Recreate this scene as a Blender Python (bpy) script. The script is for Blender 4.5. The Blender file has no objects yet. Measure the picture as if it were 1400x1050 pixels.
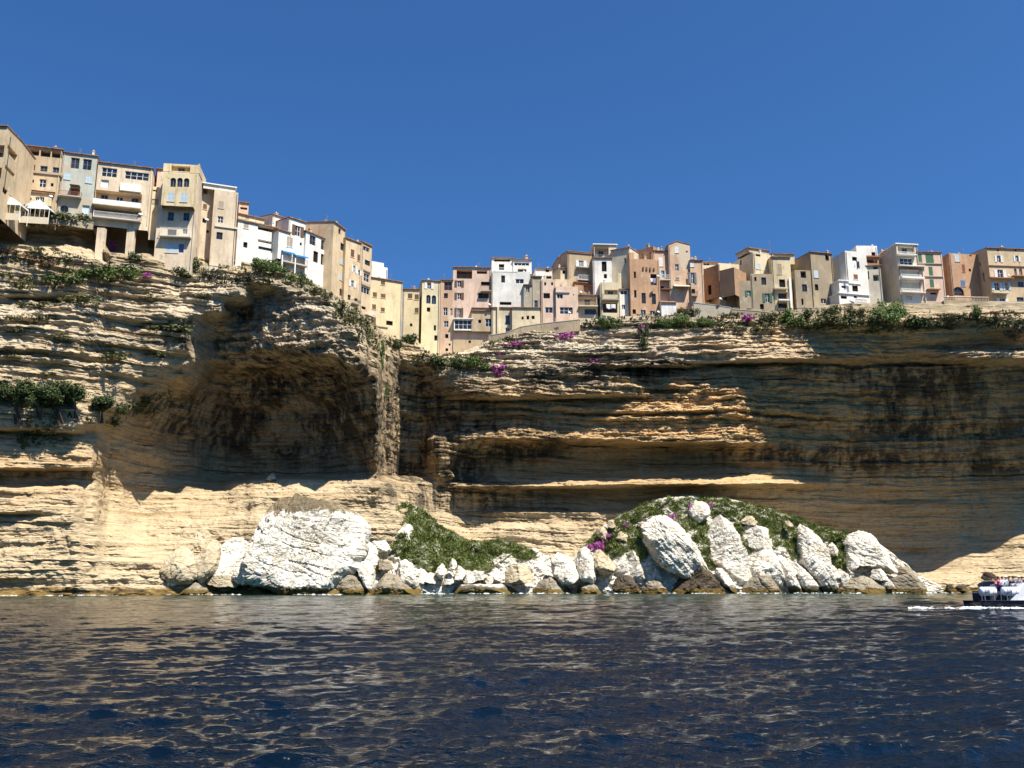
import bpy, bmesh, math, random
import numpy as np
from mathutils import Vector, Matrix
S = bpy.context.scene
COL = S.collection
R = math.radians
# ------------------------------------------------------------------ camera
F_PX, PITCH, CAM_H = 1260.0, math.atan(271/1260.0), 2.2
CP, SP = math.cos(PITCH), math.sin(PITCH)
def W(px, py, Y):
    """world point at world depth Y seen at photo pixel (px, py)"""
    a = (np.asarray(px, float)-700)/F_PX; b = (525-np.asarray(py, float))/F_PX
    t = np.asarray(Y, float)/(CP-b*SP)
    return a*t, t*(CP-b*SP), CAM_H+t*(SP+b*CP)
def WV(px, py, Y):
    x, y, z = W(px, py, Y); return Vector((float(x), float(y), float(z)))
def ray(px, py):
    a = (px-700)/F_PX; b = (525-py)/F_PX
    return Vector((a, CP-b*SP, SP+b*CP))
CAM = Vector((0, 0, CAM_H))
cam_d = bpy.data.cameras.new('camera'); cam = bpy.data.objects.new('camera', cam_d); COL.objects.link(cam)
cam.location = CAM; cam.rotation_euler = (R(90)+PITCH, 0, 0)
cam_d.sensor_width = 36; cam_d.lens = 36*F_PX/1400; cam_d.clip_start = .1; cam_d.clip_end = 8000
S.camera = cam
# ------------------------------------------------------------------ numpy noise
_rng = np.random.RandomState(7)
_P = _rng.permutation(256); _P = np.concatenate([_P, _P, _P])
_G = _rng.randn(256, 3); _G /= np.linalg.norm(_G, axis=1)[:, None]
def perlin(x, y, z):
    x, y, z = np.broadcast_arrays(np.asarray(x, float), np.asarray(y, float), np.asarray(z, float))
    xi, yi, zi = np.floor(x).astype(int), np.floor(y).astype(int), np.floor(z).astype(int)
    xf, yf, zf = x-xi, y-yi, z-zi
    xi &= 255; yi &= 255; zi &= 255
    f = lambda t: t*t*t*(t*(t*6-15)+10)
    u, v, w = f(xf), f(yf), f(zf)
    def g(a, b, c):
        h = _P[_P[_P[(xi+a) & 255]+((yi+b) & 255)]+((zi+c) & 255)]
        G = _G[h]
        return G[..., 0]*(xf-a)+G[..., 1]*(yf-b)+G[..., 2]*(zf-c)
    def L(a, b, t): return a+t*(b-a)
    return 1.6*L(L(L(g(0,0,0), g(1,0,0), u), L(g(0,1,0), g(1,1,0), u), v), L(L(g(0,0,1), g(1,0,1), u), L(g(0,1,1), g(1,1,1), u), v), w)
def fbm(x, y, z, o=4, gain=.5, ridge=False):
    s = 0; a = 1; f = 1
    for i in range(o):
        n = perlin(x*f+i*17.3, y*f+i*5.1, z*f-i*9.7)
        if ridge: n = 1-2*np.abs(n)
        s = s+a*n; a *= gain; f *= 2.03
    return s
# ------------------------------------------------------------------ object helpers
def link(o, parent=None):
    COL.objects.link(o)
    if parent is not None: o.parent = parent
    return o
def tag(o, label=None, cat=None, group=None, kind=None):
    if label: o['label'] = label
    if cat: o['category'] = cat
    if group: o['group'] = group
    if kind: o['kind'] = kind
    return o
def empty(name, loc, label=None, cat=None, group=None):
    o = bpy.data.objects.new(name, None); o.location = loc; o.empty_display_size = .3
    COL.objects.link(o); return tag(o, label, cat, group)
def np_mesh(name, V, Q, mat, parent=None, smooth=False, loc=None):
    V = np.ascontiguousarray(V, dtype=np.float32); Q = np.ascontiguousarray(Q, dtype=np.int32)
    me = bpy.data.meshes.new(name); n = len(Q); k = Q.shape[1]
    me.vertices.add(len(V)); me.vertices.foreach_set('co', V.ravel())
    me.loops.add(n*k); me.loops.foreach_set('vertex_index', Q.ravel())
    me.polygons.add(n); me.polygons.foreach_set('loop_start', np.arange(0, n*k, k, dtype=np.int32))
    me.polygons.foreach_set('loop_total', np.full(n, k, dtype=np.int32))
    me.polygons.foreach_set('use_smooth', np.full(n, smooth))
    me.update(calc_edges=True); me.validate()
    if mat: me.materials.append(mat)
    o = bpy.data.objects.new(name, me)
    if loc is not None: o.location = loc
    return link(o, parent)
def attr(o, name, vals):
    a = o.data.attributes.new(name, 'FLOAT', 'POINT'); a.data.foreach_set('value', np.ascontiguousarray(vals, dtype=np.float32).ravel())
def grid_quads(nr, nc):
    i = np.arange(nr-1)[:, None]*nc+np.arange(nc-1)[None, :]
    return np.stack([i, i+1, i+nc+1, i+nc], -1).reshape(-1, 4)
class MB:
    """collects shapes and links them as ONE mesh object"""
    def __init__(s): s.v = []; s.f = []
    def poly(s, pts):
        n = len(s.v); s.v += [tuple(p) for p in pts]; s.f.append(tuple(range(n, n+len(pts))))
    def hexa(s, p):
        n = len(s.v); s.v += [tuple(q) for q in p]
        for f in ((0,3,2,1),(4,5,6,7),(0,1,5,4),(1,2,6,5),(2,3,7,6),(3,0,4,7)): s.f.append(tuple(n+i for i in f))
    def box(s, o, ux, uy, x0, x1, y0, y1, z0, z1):
        """box in a frame: origin o, horizontal axes ux, uy"""
        P = lambda x, y, z: o+ux*x+uy*y+Vector((0, 0, z))
        s.hexa([P(x0,y0,z0),P(x1,y0,z0),P(x1,y1,z0),P(x0,y1,z0),P(x0,y0,z1),P(x1,y0,z1),P(x1,y1,z1),P(x0,y1,z1)])
    def tube(s, pts, r, n=6, cap=True):
        rs = r if isinstance(r, (list, tuple)) else [r]*len(pts)
        base = len(s.v); pts = [Vector(p) for p in pts]
        for i, p in enumerate(pts):
            d = (pts[min(i+1, len(pts)-1)]-pts[max(i-1, 0)]).normalized()
            a = d.cross(Vector((0, 0, 1)) if abs(d.z) < .9 else Vector((1, 0, 0))).normalized(); b = d.cross(a)
            for k in range(n):
                t = 2*math.pi*k/n; s.v.append(tuple(p+(a*math.cos(t)+b*math.sin(t))*rs[i]))
        for i in range(len(pts)-1):
            for k in range(n):
                a0 = base+i*n+k; a1 = base+i*n+(k+1) % n; s.f.append((a0, a1, a1+n, a0+n))
        if cap:
            s.f.append(tuple(base+k for k in range(n))[::-1]); s.f.append(tuple(base+(len(pts)-1)*n+k for k in range(n)))
    def lathe(s, o, axis, prof, n=12):
        """profile of (distance along axis, radius)"""
        s.tube([Vector(o)+Vector(axis)*a for a, r in prof], [max(r, .001) for a, r in prof], n)
    def build(s, name, mat, parent=None, loc=None, smooth=False):
        me = bpy.data.meshes.new(name)
        off = Vector(loc) if loc is not None else Vector((0, 0, 0))
        me.from_pydata([tuple(Vector(v)-off) for v in s.v], [], s.f)
        if smooth: me.polygons.foreach_set('use_smooth', [True]*len(me.polygons))
        me.update()
        if mat: me.materials.append(mat)
        return link(bpy.data.objects.new(name, me), parent)
# ------------------------------------------------------------------ node helpers
class NT:
    def __init__(s, name):
        s.m = bpy.data.materials.new(name); s.m.use_nodes = True; s.t = s.m.node_tree
        s.b = s.t.nodes['Principled BSDF']; s.geo = None
    def n(s, typ, **kw):
        nd = s.t.nodes.new(typ)
        for k, v in kw.items():
            if hasattr(nd, k): setattr(nd, k, v)
            else: s.set(nd, k, v)
        return nd
    def set(s, nd, k, v):
        i = nd.inputs[k]
        if isinstance(v, bpy.types.NodeSocket): s.t.links.new(v, i)
        else:
            if isinstance(v, (tuple, list)) and len(v) == 3 and i.type == 'RGBA': v = (*v, 1)
            i.default_value = v
    def pos(s):
        if s.geo is None: s.geo = s.t.nodes.new('ShaderNodeNewGeometry')
        return s.geo.outputs['Position']
    def scaled(s, sx, sy, sz, v=None, loc=(0, 0, 0), rot=(0, 0, 0)):
        m = s.t.nodes.new('ShaderNodeMapping'); s.t.links.new(v or s.pos(), m.inputs['Vector'])
        m.inputs['Scale'].default_value = (sx, sy, sz); m.inputs['Location'].default_value = loc; m.inputs['Rotation'].default_value = rot
        return m.outputs[0]
    def noise(s, v, scale=1, detail=4, rough=.55):
        nd = s.t.nodes.new('ShaderNodeTexNoise'); s.t.links.new(v, nd.inputs['Vector'])
        nd.inputs['Scale'].default_value = scale; nd.inputs['Detail'].default_value = detail; nd.inputs['Roughness'].default_value = rough
        return nd.outputs['Fac']
    def ramp(s, fac, stops, interp='LINEAR'):
        nd = s.t.nodes.new('ShaderNodeValToRGB'); s.t.links.new(fac, nd.inputs[0]); nd.color_ramp.interpolation = interp
        e = nd.color_ramp.elements
        while len(e) < len(stops): e.new(.5)
        for el, (p, c) in zip(e, stops):
            el.position = p; el.color = (c, c, c, 1) if isinstance(c, (int, float)) else (*c, 1)
        return nd.outputs[0]
    def math(s, op, a, b=None, c=None, clamp=False):
        nd = s.t.nodes.new('ShaderNodeMath'); nd.operation = op; nd.use_clamp = clamp
        for i, v in enumerate((a, b, c)):
            if v is None: continue
            if isinstance(v, bpy.types.NodeSocket): s.t.links.new(v, nd.inputs[i])
            else: nd.inputs[i].default_value = v
        return nd.outputs[0]
    def mix(s, fac, a, b, mode='MIX'):
        nd = s.t.nodes.new('ShaderNodeMix'); nd.data_type = 'RGBA'; nd.blend_type = mode
        for k, v in ((0, fac), (6, a), (7, b)):
            if isinstance(v, bpy.types.NodeSocket): s.t.links.new(v, nd.inputs[k])
            else: nd.inputs[k].default_value = (*v, 1) if isinstance(v, (tuple, list)) else v
        return nd.outputs[2]
    def attr(s, name):
        nd = s.t.nodes.new('ShaderNodeAttribute'); nd.attribute_name = name; return nd.outputs['Fac']
    def sep(s, v=None):
        nd = s.t.nodes.new('ShaderNodeSeparateXYZ'); s.t.links.new(v or s.pos(), nd.inputs[0]); return nd.outputs
    def bump(s, h, strength=.5, dist=.1):
        nd = s.t.nodes.new('ShaderNodeBump'); s.t.links.new(h, nd.inputs['Height'])
        nd.inputs['Strength'].default_value = strength; nd.inputs['Distance'].default_value = dist
        s.t.links.new(nd.outputs[0], s.b.inputs['Normal'])
    def done(s, col=None, rough=.9, spec=.2, **kw):
        if col is not None: s.set(s.b, 'Base Color', col)
        s.set(s.b, 'Roughness', rough); s.set(s.b, 'Specular IOR Level', spec)
        for k, v in kw.items(): s.set(s.b, k, v)
        return s.m
_simple = {}
def simple(name, col, rough=.7, spec=.3, var=.25, scale=1.5, **kw):
    """a plain surface with uneven tone"""
    if name in _simple: return _simple[name]
    t = NT(name); f = t.noise(t.scaled(1, 1, 1), scale, 5)
    c = t.mix(f, tuple(x*(1-var) for x in col), tuple(min(1, x*(1+var)) for x in col))
    _simple[name] = t.done(c, rough, spec, **kw); return _simple[name]
# ------------------------------------------------------------------ light
SUN_EL, SUN_AZ = R(61), R(45)           # azimuth: to the right of straight behind the camera
Lv = Vector((math.sin(SUN_AZ)*math.cos(SUN_EL), -math.cos(SUN_AZ)*math.cos(SUN_EL), math.sin(SUN_EL)))
sd = bpy.data.lights.new('sun', 'SUN'); sun = bpy.data.objects.new('sun', sd); COL.objects.link(sun)
sd.energy = 5.0; sd.angle = R(.53); sd.color = (1, .93, .82)
sun.rotation_euler = Lv.to_track_quat('Z', 'Y').to_euler(); sun.location = (60, -60, 150)
w = bpy.data.worlds.new('World'); S.world = w; w.use_nodes = True
nt = w.node_tree; bg = nt.nodes['Background']; sky = nt.nodes.new('ShaderNodeTexSky'); sky.sky_type = 'NISHITA'
sky.sun_disc = False; sky.sun_elevation = SUN_EL; sky.sun_rotation = math.atan2(Lv.x, Lv.y)
sky.altitude = 0; sky.air_density = 1.0; sky.dust_density = 1.6; sky.ozone_density = 4.0
tint = nt.nodes.new('ShaderNodeMix'); tint.data_type = 'RGBA'; tint.blend_type = 'MULTIPLY'; tint.inputs[0].default_value = 1
tint.inputs[7].default_value = (.335, .645, .98, 1); nt.links.new(sky.outputs[0], tint.inputs[6])     # a deep summer blue
nt.links.new(tint.outputs[2], bg.inputs[0]); bg.inputs[1].default_value = .074
S.view_settings.view_transform = 'Standard'; S.view_settings.look = 'None'; S.view_settings.gamma = 1; S.view_settings.exposure = .95
S.cycles.max_bounces = 6; S.cycles.diffuse_bounces = 5; S.cycles.glossy_bounces = 3; S.cycles.caustics_reflective = False; S.cycles.caustics_refractive = False
# ================================================================== CLIFF
CLIFF = {
-300: [(240,150),(330,146),(500,145),(815,142)],
0: [(286,162),(306,160),(312,164),(330,163),(340,159),(400,157),(410,160),(430,157),(520,155),(585,155),(590,158),(640,156),(645,160),(662,160),(668,156),(700,155),(705,158),(715,156),(790,152),(796,154),(815,152)],
100: [(298,168),(310,166),(316,170),(335,170),(345,164),(400,162),(412,165),(430,161),(520,160),(589,159),(595,162),(640,161),(645,164),(662,164),(668,160),(790,156),(815,157)],
128: [(303,171),(310,169),(318,173),(340,173),(350,166),(430,163),(520,162),(580,162),(590,165),(640,163),(645,166),(662,166),(700,163),(790,159),(815,158)],
150: [(342,174),(350,168),(430,165),(520,164),(556,163),(575,167),(600,171),(640,174),(670,175),(700,172),(735,166),(790,161),(815,160)],
200: [(347,174),(355,170),(430,168),(500,168),(530,170),(550,174),(600,181),(650,185),(690,183),(720,178),(745,171),(770,165),(815,163)],
250: [(352,177),(365,174),(430,169),(470,171),(495,172),(520,176),(545,184),(600,191),(655,193),(675,187),(700,181),(740,173),(815,166)],
300: [(350,182),(365,178),(400,172),(428,173),(440,180),(470,185),(495,185),(520,191),(600,199),(655,202),(672,188),(690,182),(720,176),(760,171),(815,169)],
330: [(355,184),(370,179),(392,173),(408,173),(420,181),(480,183),(500,186),(520,192),(560,196),(640,202),(652,202),(662,186),(685,180),(720,175),(815,170)],
350: [(357,186),(370,179),(386,174),(396,178),(410,180),(480,181),(498,184),(512,190),(560,195),(640,202),(650,201),(658,185),(680,178),(720,174),(815,170)],
400: [(368,189),(380,178),(395,176),(440,177),(482,177),(498,182),(512,188),(560,193),(640,201),(650,200),(656,184),(680,177),(815,172)],
450: [(398,193),(406,180),(430,174),(485,173),(498,179),(512,185),(560,191),(645,199),(652,197),(658,185),(680,179),(815,174)],
490: [(424,199),(434,181),(450,174),(500,172),(516,177),(530,181),(580,187),(640,193),(652,192),(660,184),(680,182),(815,176)],
515: [(446,205),(456,190),(480,182),(520,179),(555,180),(590,185),(640,190),(655,190),(665,184),(690,184),(815,178)],
530: [(455,208),(463,199),(490,193),(520,194),(580,199),(650,202),(662,189),(700,186),(815,180)],
550: [(462,210),(470,202),(490,201),(520,204),(600,209),(650,210),(662,196),(680,193),(700,190),(815,182)],
575: [(468,211),(475,203),(495,202),(520,206),(600,211),(650,212),(662,200),(700,196),(815,186)],
600: [(487,211),(495,203),(515,202),(540,206),(590,209),(600,205),(625,203),(650,205),(668,208),(700,206),(715,202),(740,198),(815,190)],
640: [(478,211),(486,206),(540,202),(548,207),(590,206),(600,205),(620,209),(640,211),(658,210),(664,205),(672,210),(700,211),(720,208),(745,202),(815,192)],
700: [(450,212),(457,208),(500,204),(545,202),(550,206),(590,203),(600,202),(608,209),(650,211),(660,210),(664,204),(670,210),(697,211),(701,206),(712,207),(722,204),(740,203),(815,194)],
800: [(436,212),(443,209),(500,203),(540,202),(548,208),(575,206),(600,204),(610,211),(648,212),(656,208),(664,204),(670,211),(697,212),(701,206),(708,206),(740,204),(815,192)],
900: [(430,211),(440,207),(480,203),(500,202),(506,209),(530,207),(565,204),(604,202),(612,210),(640,212),(649,209),(655,205),(662,203),(668,211),(697,213),(702,207),(710,207),(740,205),(815,192)],
1000: [(420,211),(440,206),(480,201),(492,201),(498,207),(540,204),(560,204),(606,202),(614,210),(640,212),(649,209),(655,205),(662,203),(668,211),(697,214),(750,217),(815,194)],
1070: [(425,211),(445,206),(490,200),(496,206),(540,208),(600,211),(640,213),(655,212),(661,207),(666,213),(700,216),(760,219),(790,207),(815,196)],
1150: [(415,211),(426,204),(436,200),(445,200),(490,203),(500,207),(560,211),(620,216),(670,219),(700,221),(750,223),(775,216),(800,203),(815,199)],
1250: [(415,211),(426,203),(436,198),(450,198),(482,202),(500,206),(560,211),(620,215),(670,219),(700,220),(755,222),(778,216),(797,203),(815,200)],
1330: [(412,210),(424,202),(434,197),(450,197),(478,201),(482,197),(489,197),(500,203),(560,208),(620,213),(670,216),(700,217),(735,217),(755,212),(795,201),(815,199)],
1400: [(412,208),(424,200),(434,195),(450,195),(478,199),(482,195),(489,195),(500,201),(560,206),(620,210),(670,213),(695,213),(715,210),(740,206),(795,199),(815,197)],
1700: [(412,200),(440,190),(500,192),(620,200),(700,200),(815,190)],
}
def cols_interp(cols, px, vv):
    """cols: px -> [(py, Y)...]; px (nc,), vv (nr,) in 0..1 from top to base; gives py, Y arrays (nr, nc)"""
    ks = sorted(cols); top = np.array([cols[k][0][0] for k in ks], float); bot = np.array([cols[k][-1][0] for k in ks], float)
    ptop = np.interp(px, ks, top); pbot = np.interp(px, ks, bot)
    py = ptop[None, :]+(pbot-ptop)[None, :]*vv[:, None]
    # depth: each column's profile, read at a height shifted by its own top so edges follow each other
    prof = [(np.array([a for a, b in cols[k]], float), np.array([b for a, b in cols[k]], float)) for k in ks]
    j = np.clip(np.searchsorted(ks, px, side='right')-1, 0, len(ks)-2)
    kk = np.array(ks, float); t = (px-kk[j])/(kk[j+1]-kk[j]); t = t*t*(3-2*t)*.6+t*.4
    Y = np.empty_like(py)
    for c in range(len(px)):
        a, b = prof[j[c]], prof[j[c]+1]
        # warp so that the top rows of both neighbours line up
        def rd(p, tp):
            q = py[:, c]; w_ = np.clip(1-(q-ptop[c])/60.0, 0, 1)
            return np.interp(q+(p[0][0]-ptop[c])*w_, p[0], p[1])
        Y[:, c] = rd(a, 0)*(1-t[c])+rd(b, 0)*t[c]
    return py, Y
def layers(x, y, z, T, seed, fx):
    """hard and soft beds: a recess that jumps from bed to bed and wanders along each"""
    k = np.floor(z/T); rs = np.random.RandomState(seed); tab = rs.rand(4096)-.5
    return tab[(k.astype(int)*7+50) % 4096]+.9*perlin(x*fx, y*fx, k*7.31+seed)
def strata(x, y, z, rough, fine):
    zz = z+.4*perlin(x*.02, y*.02, 3.3)*3+.22*fbm(x*.12, y*.12, z*.05, 3)+.012*x
    tk = 2.6+.0*zz
    d = 1.15*layers(x, y, zz, 2.7, 1, .035)+.75*layers(x, y, zz+.4*perlin(x*.2, y*.2, 1.), 1.05, 2, .08)
    d = d+.5*layers(x, y, zz+.2*perlin(x*.3, y*.3, 9.), .62, 3, .12)+.3*layers(x, y, zz+.1*perlin(x*.6, y*.6, 4.), .36, 4, .2)
    rr = fbm(x*.35, y*.35, z*.55, 5, .55)
    br = fbm(x*.09, y*.09, z*.07, 4, .5)
    vert = fbm(x*.55, y*.55, z*.09, 3, .5)
    crag = fbm(x*.2, y*.2, z*.17+7, 5, .55, True)
    return d*rough+br*1.1*(.5+.5*rough)+rr*.42*fine+vert*.16*(1.2-rough*.5)+crag*cragA
PX = np.concatenate([np.linspace(-300, -12, 100), np.linspace(-10, 1410, 1150), np.linspace(1414, 1700, 100)])
VV = np.linspace(0, 1, 430)
py, Yd = cols_interp(CLIFF, PX, VV)
pxg = np.broadcast_to(PX[None, :], py.shape)
cx, cy, cz = W(pxg, py, Yd)
def blob(cxp, cyp, rx, ry, p=1.0):
    d = ((pxg-cxp)/rx)**2+((py-cyp)/ry)**2
    return np.exp(-d*p)
rough = np.full(py.shape, .65); fine = np.full(py.shape, 1.1)
def addamp(A, v, *b): 
    A += v*blob(*b)
addamp(rough, .75, 100, 440, 190, 70)           # shelves of the left cliff
addamp(rough, .75, 800, 500, 260, 60); addamp(rough, .9, 940, 570, 130, 50); addamp(fine, 1.2, 940, 560, 160, 60); addamp(fine, .8, 760, 480, 260, 40)
addamp(rough, .5, 700, 560, 80, 40); addamp(fine, .7, 640, 660, 60, 60)
addamp(rough, -.2, 380, 560, 120, 110); addamp(fine, 1.3, 430, 440, 110, 70); addamp(fine, .7, 380, 560, 120, 80)
addamp(rough, -.12, 1260, 640, 240, 130); addamp(fine, -.35, 1250, 700, 260, 80); addamp(fine, -.4, 880, 680, 180, 40)
addamp(fine, -.3, 40, 690, 120, 60); addamp(rough, -.35, 330, 720, 120, 50); addamp(fine, -.45, 330, 700, 120, 50); addamp(rough, -.3, 860, 640, 200, 22)
rough = np.clip(rough, .08, 1.6); fine = np.clip(fine, .25, 2.2)
edge = np.clip((py-py[:1])/9.0+.25, 0, 1)
cragA = np.zeros(py.shape)
for v_, bb in ((1.5, (400,450,110,70)), (1.1, (410,500,120,24)), (.9, (300,480,50,60)), (1.3, (523,560,16,90)), (.5, (1200,600,220,60)), (.9, (380,570,140,80)), (1.0, (540,560,50,100)), (.8, (620,620,50,60)), (.9, (270,740,60,40)), (.45, (60,740,120,40)), (.4, (740,725,60,25)), (.5, (1360,770,60,25)), (.8, (1280,425,160,16)), (.5, (420,660,120,18)), (.7, (760,520,100,40)), (.6, (900,500,90,30))): addamp(cragA, v_, *bb)
cragA *= .55
dd = strata(cx, cy, cz, rough, fine)
cy2 = cy-dd*(.25+.75*edge)
cx2 = cx+.35*fbm(cx*.3, cy*.3, cz*.4+50, 3)*edge
cz2 = cz+.12*fbm(cx*.5, cy*.5, cz*.8+90, 3)*edge
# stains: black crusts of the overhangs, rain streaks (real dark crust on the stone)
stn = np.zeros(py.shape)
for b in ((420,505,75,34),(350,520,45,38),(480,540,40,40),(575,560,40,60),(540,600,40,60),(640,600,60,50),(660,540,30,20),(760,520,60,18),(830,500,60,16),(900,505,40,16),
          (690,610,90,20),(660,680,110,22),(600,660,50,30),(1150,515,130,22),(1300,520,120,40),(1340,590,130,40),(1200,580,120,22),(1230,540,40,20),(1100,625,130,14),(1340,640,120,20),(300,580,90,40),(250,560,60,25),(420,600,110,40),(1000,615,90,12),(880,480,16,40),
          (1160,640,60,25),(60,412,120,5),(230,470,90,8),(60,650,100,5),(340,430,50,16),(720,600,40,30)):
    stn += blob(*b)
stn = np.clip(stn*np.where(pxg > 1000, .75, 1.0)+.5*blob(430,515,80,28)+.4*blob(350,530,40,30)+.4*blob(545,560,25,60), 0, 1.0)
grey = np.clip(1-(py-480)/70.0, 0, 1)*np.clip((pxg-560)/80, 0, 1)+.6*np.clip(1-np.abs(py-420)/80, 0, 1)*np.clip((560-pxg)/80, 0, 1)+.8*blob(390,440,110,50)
orange = .85*blob(1230,560,260,90,.8)+.4*blob(390,560,150,110)+.6*blob(1250,700,260,60)+.5*blob(800,640,220,40)+1.0*blob(1260,455,260,26)+.35*blob(880,650,200,22)+.4*blob(580,570,60,80)+blob(930,575,180,50)+.7*blob(700,580,80,50)+.5*blob(30,640,150,60)  # ochre rock tone, also laid over shaded zones to turn their blue shade warm
# top plateau behind the edge, then close below water
nc = len(PX)
rows = [(cx2, cy2, cz2)]
back = []
for k, (dy, dz) in enumerate(((2, .1), (6, .3), (14, .4), (30, .2), (90, -.5), (200, -2))):
    f = 1+dy/cy2[0]
    back.append((cx2[0]*(1+.4*(f-1)), cy2[0]+dy, cz2[0]+dz))
back = back[::-1]
base = [(cx2[-1], cy2[-1]-.2, np.full(nc, -4.0))]
X = np.vstack([np.array([b[0] for b in back]), cx2, np.array([b[0] for b in base])])
Yy = np.vstack([np.array([b[1] for b in back]), cy2, np.array([b[1] for b in base])])
Zz = np.vstack([np.array([b[2] for b in back]), cz2, np.array([b[2] for b in base])])
nb = len(back)
pad = lambda A: np.vstack([np.repeat(A[:1], nb, 0), A, A[-1:]])
GRID_XYZ = np.stack([cx2, cy2, cz2], -1)
def on_cliff(px_, py_):
    """the point of the displaced cliff face that a photo pixel falls on"""
    c = int(np.clip(np.searchsorted(PX, px_), 0, nc-1)); r = int(np.clip(np.searchsorted(py[:, c], py_), 0, len(VV)-1))
    return Vector(GRID_XYZ[r, c])
t = NT('limestone_cliff')
P = t.pos(); sx = t.sep()
warp = t.noise(t.scaled(.05, .05, .05), 1, 3)
zb = t.math('MULTIPLY_ADD', warp, 2.6, sx[2])
cv = t.n('ShaderNodeCombineXYZ'); t.t.links.new(sx[0], cv.inputs[0]); t.t.links.new(sx[1], cv.inputs[1]); t.t.links.new(zb, cv.inputs[2])
bands = t.noise(t.scaled(.035, .035, 1.1, cv.outputs[0]), 1, 6, .65)
col = t.ramp(bands, [(.25, (.27, .185, .095)), (.42, (.41, .315, .19)), (.55, (.48, .385, .25)), (.68, (.37, .28, .165)), (.85, (.54, .45, .31))])
gcol = t.ramp(bands, [(.25, (.25, .20, .14)), (.45, (.42, .36, .27)), (.6, (.55, .49, .38)), (.8, (.64, .58, .47))])
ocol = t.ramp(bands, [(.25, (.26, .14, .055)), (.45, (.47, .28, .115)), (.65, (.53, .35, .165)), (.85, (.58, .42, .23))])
blot = t.noise(t.scaled(.25, .25, .35), 1, 6, .6)
g = t.math('MULTIPLY', t.attr('grey'), t.ramp(blot, [(.3, .55), (.6, 1.0)]))
col = t.mix(g, col, gcol)
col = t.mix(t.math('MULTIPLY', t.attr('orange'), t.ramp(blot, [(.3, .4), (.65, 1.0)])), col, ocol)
col = t.mix(t.math('MULTIPLY', t.attr('soil'), t.ramp(blot, [(.3, 1.0), (.62, .45)])), col, t.ramp(bands, [(.3, (.045, .042, .022)), (.7, (.13, .105, .06))]))
thin = t.noise(t.scaled(.045, .045, 4.5, cv.outputs[0]), 1, 5, .7)
col = t.mix(t.ramp(thin, [(.36, .62), (.46, 0.0)]), col, (.10, .075, .045))
col = t.mix(t.ramp(thin, [(.58, 0.0), (.72, .4)]), col, (.62, .53, .38))
# grime in the pores
gr = t.noise(t.scaled(.9, .9, 1.6), 1, 8, .7)
col = t.mix(t.ramp(gr, [(.3, .65), (.48, 0.0)]), col, (.13, .105, .07))
# black crust: wide blotches broken by vertical drips
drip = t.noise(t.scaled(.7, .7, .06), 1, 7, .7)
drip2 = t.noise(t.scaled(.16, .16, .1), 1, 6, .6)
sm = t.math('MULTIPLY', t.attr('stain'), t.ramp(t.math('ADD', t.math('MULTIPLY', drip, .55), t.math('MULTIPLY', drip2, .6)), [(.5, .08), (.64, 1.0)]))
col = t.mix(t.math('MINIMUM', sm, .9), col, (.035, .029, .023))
# weak streaks everywhere
col = t.mix(t.ramp(drip, [(.6, 0.0), (.78, .45)]), col, (.11, .09, .07))
# tide band
tz = t.math('MULTIPLY_ADD', t.noise(t.scaled(.3, .3, .3), 1, 5), 3.0, t.math('MULTIPLY', sx[2], -1))
col = t.mix(t.ramp(tz, [(.0, 0.0), (.6, 1.0)]), col, t.ramp(t.noise(t.scaled(.6, .6, 1.5), 1, 4), [(.35, (.05, .035, .02)), (.55, (.17, .11, .035)), (.7, (.25, .18, .07))]))
hb = t.math('ADD', t.math('MULTIPLY', t.noise(t.scaled(1.2, 1.2, 3.2), 1, 8, .7), 1.0), t.math('MULTIPLY', t.noise(t.scaled(3, 3, 3), 1, 6, .7), .5))
t.bump(hb, .7, .35)
M_CLIFF = t.done(col, .95, .1)
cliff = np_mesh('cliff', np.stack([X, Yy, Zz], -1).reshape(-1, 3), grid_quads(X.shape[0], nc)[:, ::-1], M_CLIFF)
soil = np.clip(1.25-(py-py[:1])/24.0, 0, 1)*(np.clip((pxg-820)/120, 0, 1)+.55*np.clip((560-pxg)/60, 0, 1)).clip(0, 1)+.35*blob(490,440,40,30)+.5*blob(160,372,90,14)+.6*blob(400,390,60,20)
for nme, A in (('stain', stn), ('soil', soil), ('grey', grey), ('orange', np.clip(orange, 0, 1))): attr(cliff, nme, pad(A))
tag(cliff, kind='structure')
# ================================================================== SEA
ys = [8.0]
while ys[-1] < 260: ys.append(ys[-1]*1.0045+.01)
ys = np.array([-400, -60, -10, 0, 5]+ys+[300, 400, 700, 1500, 4000]); 
sl = np.concatenate([[-30, -8, -3, -1.5], np.linspace(-.95, .95, 900), [1.5, 3, 8, 30]])
YY, SS = np.meshgrid(ys, sl, indexing='ij')
XX = SS*(np.abs(YY)+4)*.75
rs = np.random.RandomState(11)
H = np.zeros_like(XX); DX = np.zeros_like(XX); DY = np.zeros_like(XX)
sp = np.maximum(.0021*(YY+4)*.75, .0045*YY+.01)
patch = .75+.5*np.clip(perlin(XX*.03, YY*.03, 4.4)+.3, 0, 1)
nw = 90
for i in range(nw):
    lam = 9.0*(.30/9.0)**(i/(nw-1.0))*(1+.15*rs.randn()); lam = max(lam, .22)
    th = R(-62)+rs.randn()*(.4 if lam > 2 else .55)
    k = 2*math.pi/lam; kx, ky = k*math.cos(th), k*math.sin(th)
    slope = .0095 if lam > 3 else (.016 if lam > 1.2 else (.040 if lam > .6 else .054))
    A = slope/k*1.25
    ph = kx*XX+ky*YY+rs.rand()*6.28+.8*perlin(XX/lam*.25, YY/lam*.25, i*3.1)
    att = np.clip((lam/sp-2.5)/3, 0, 1)*patch
    H += A*att*np.sin(ph); c = np.cos(ph)*A*att*.8; DX += c*math.cos(th); DY += c*math.sin(th)
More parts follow.
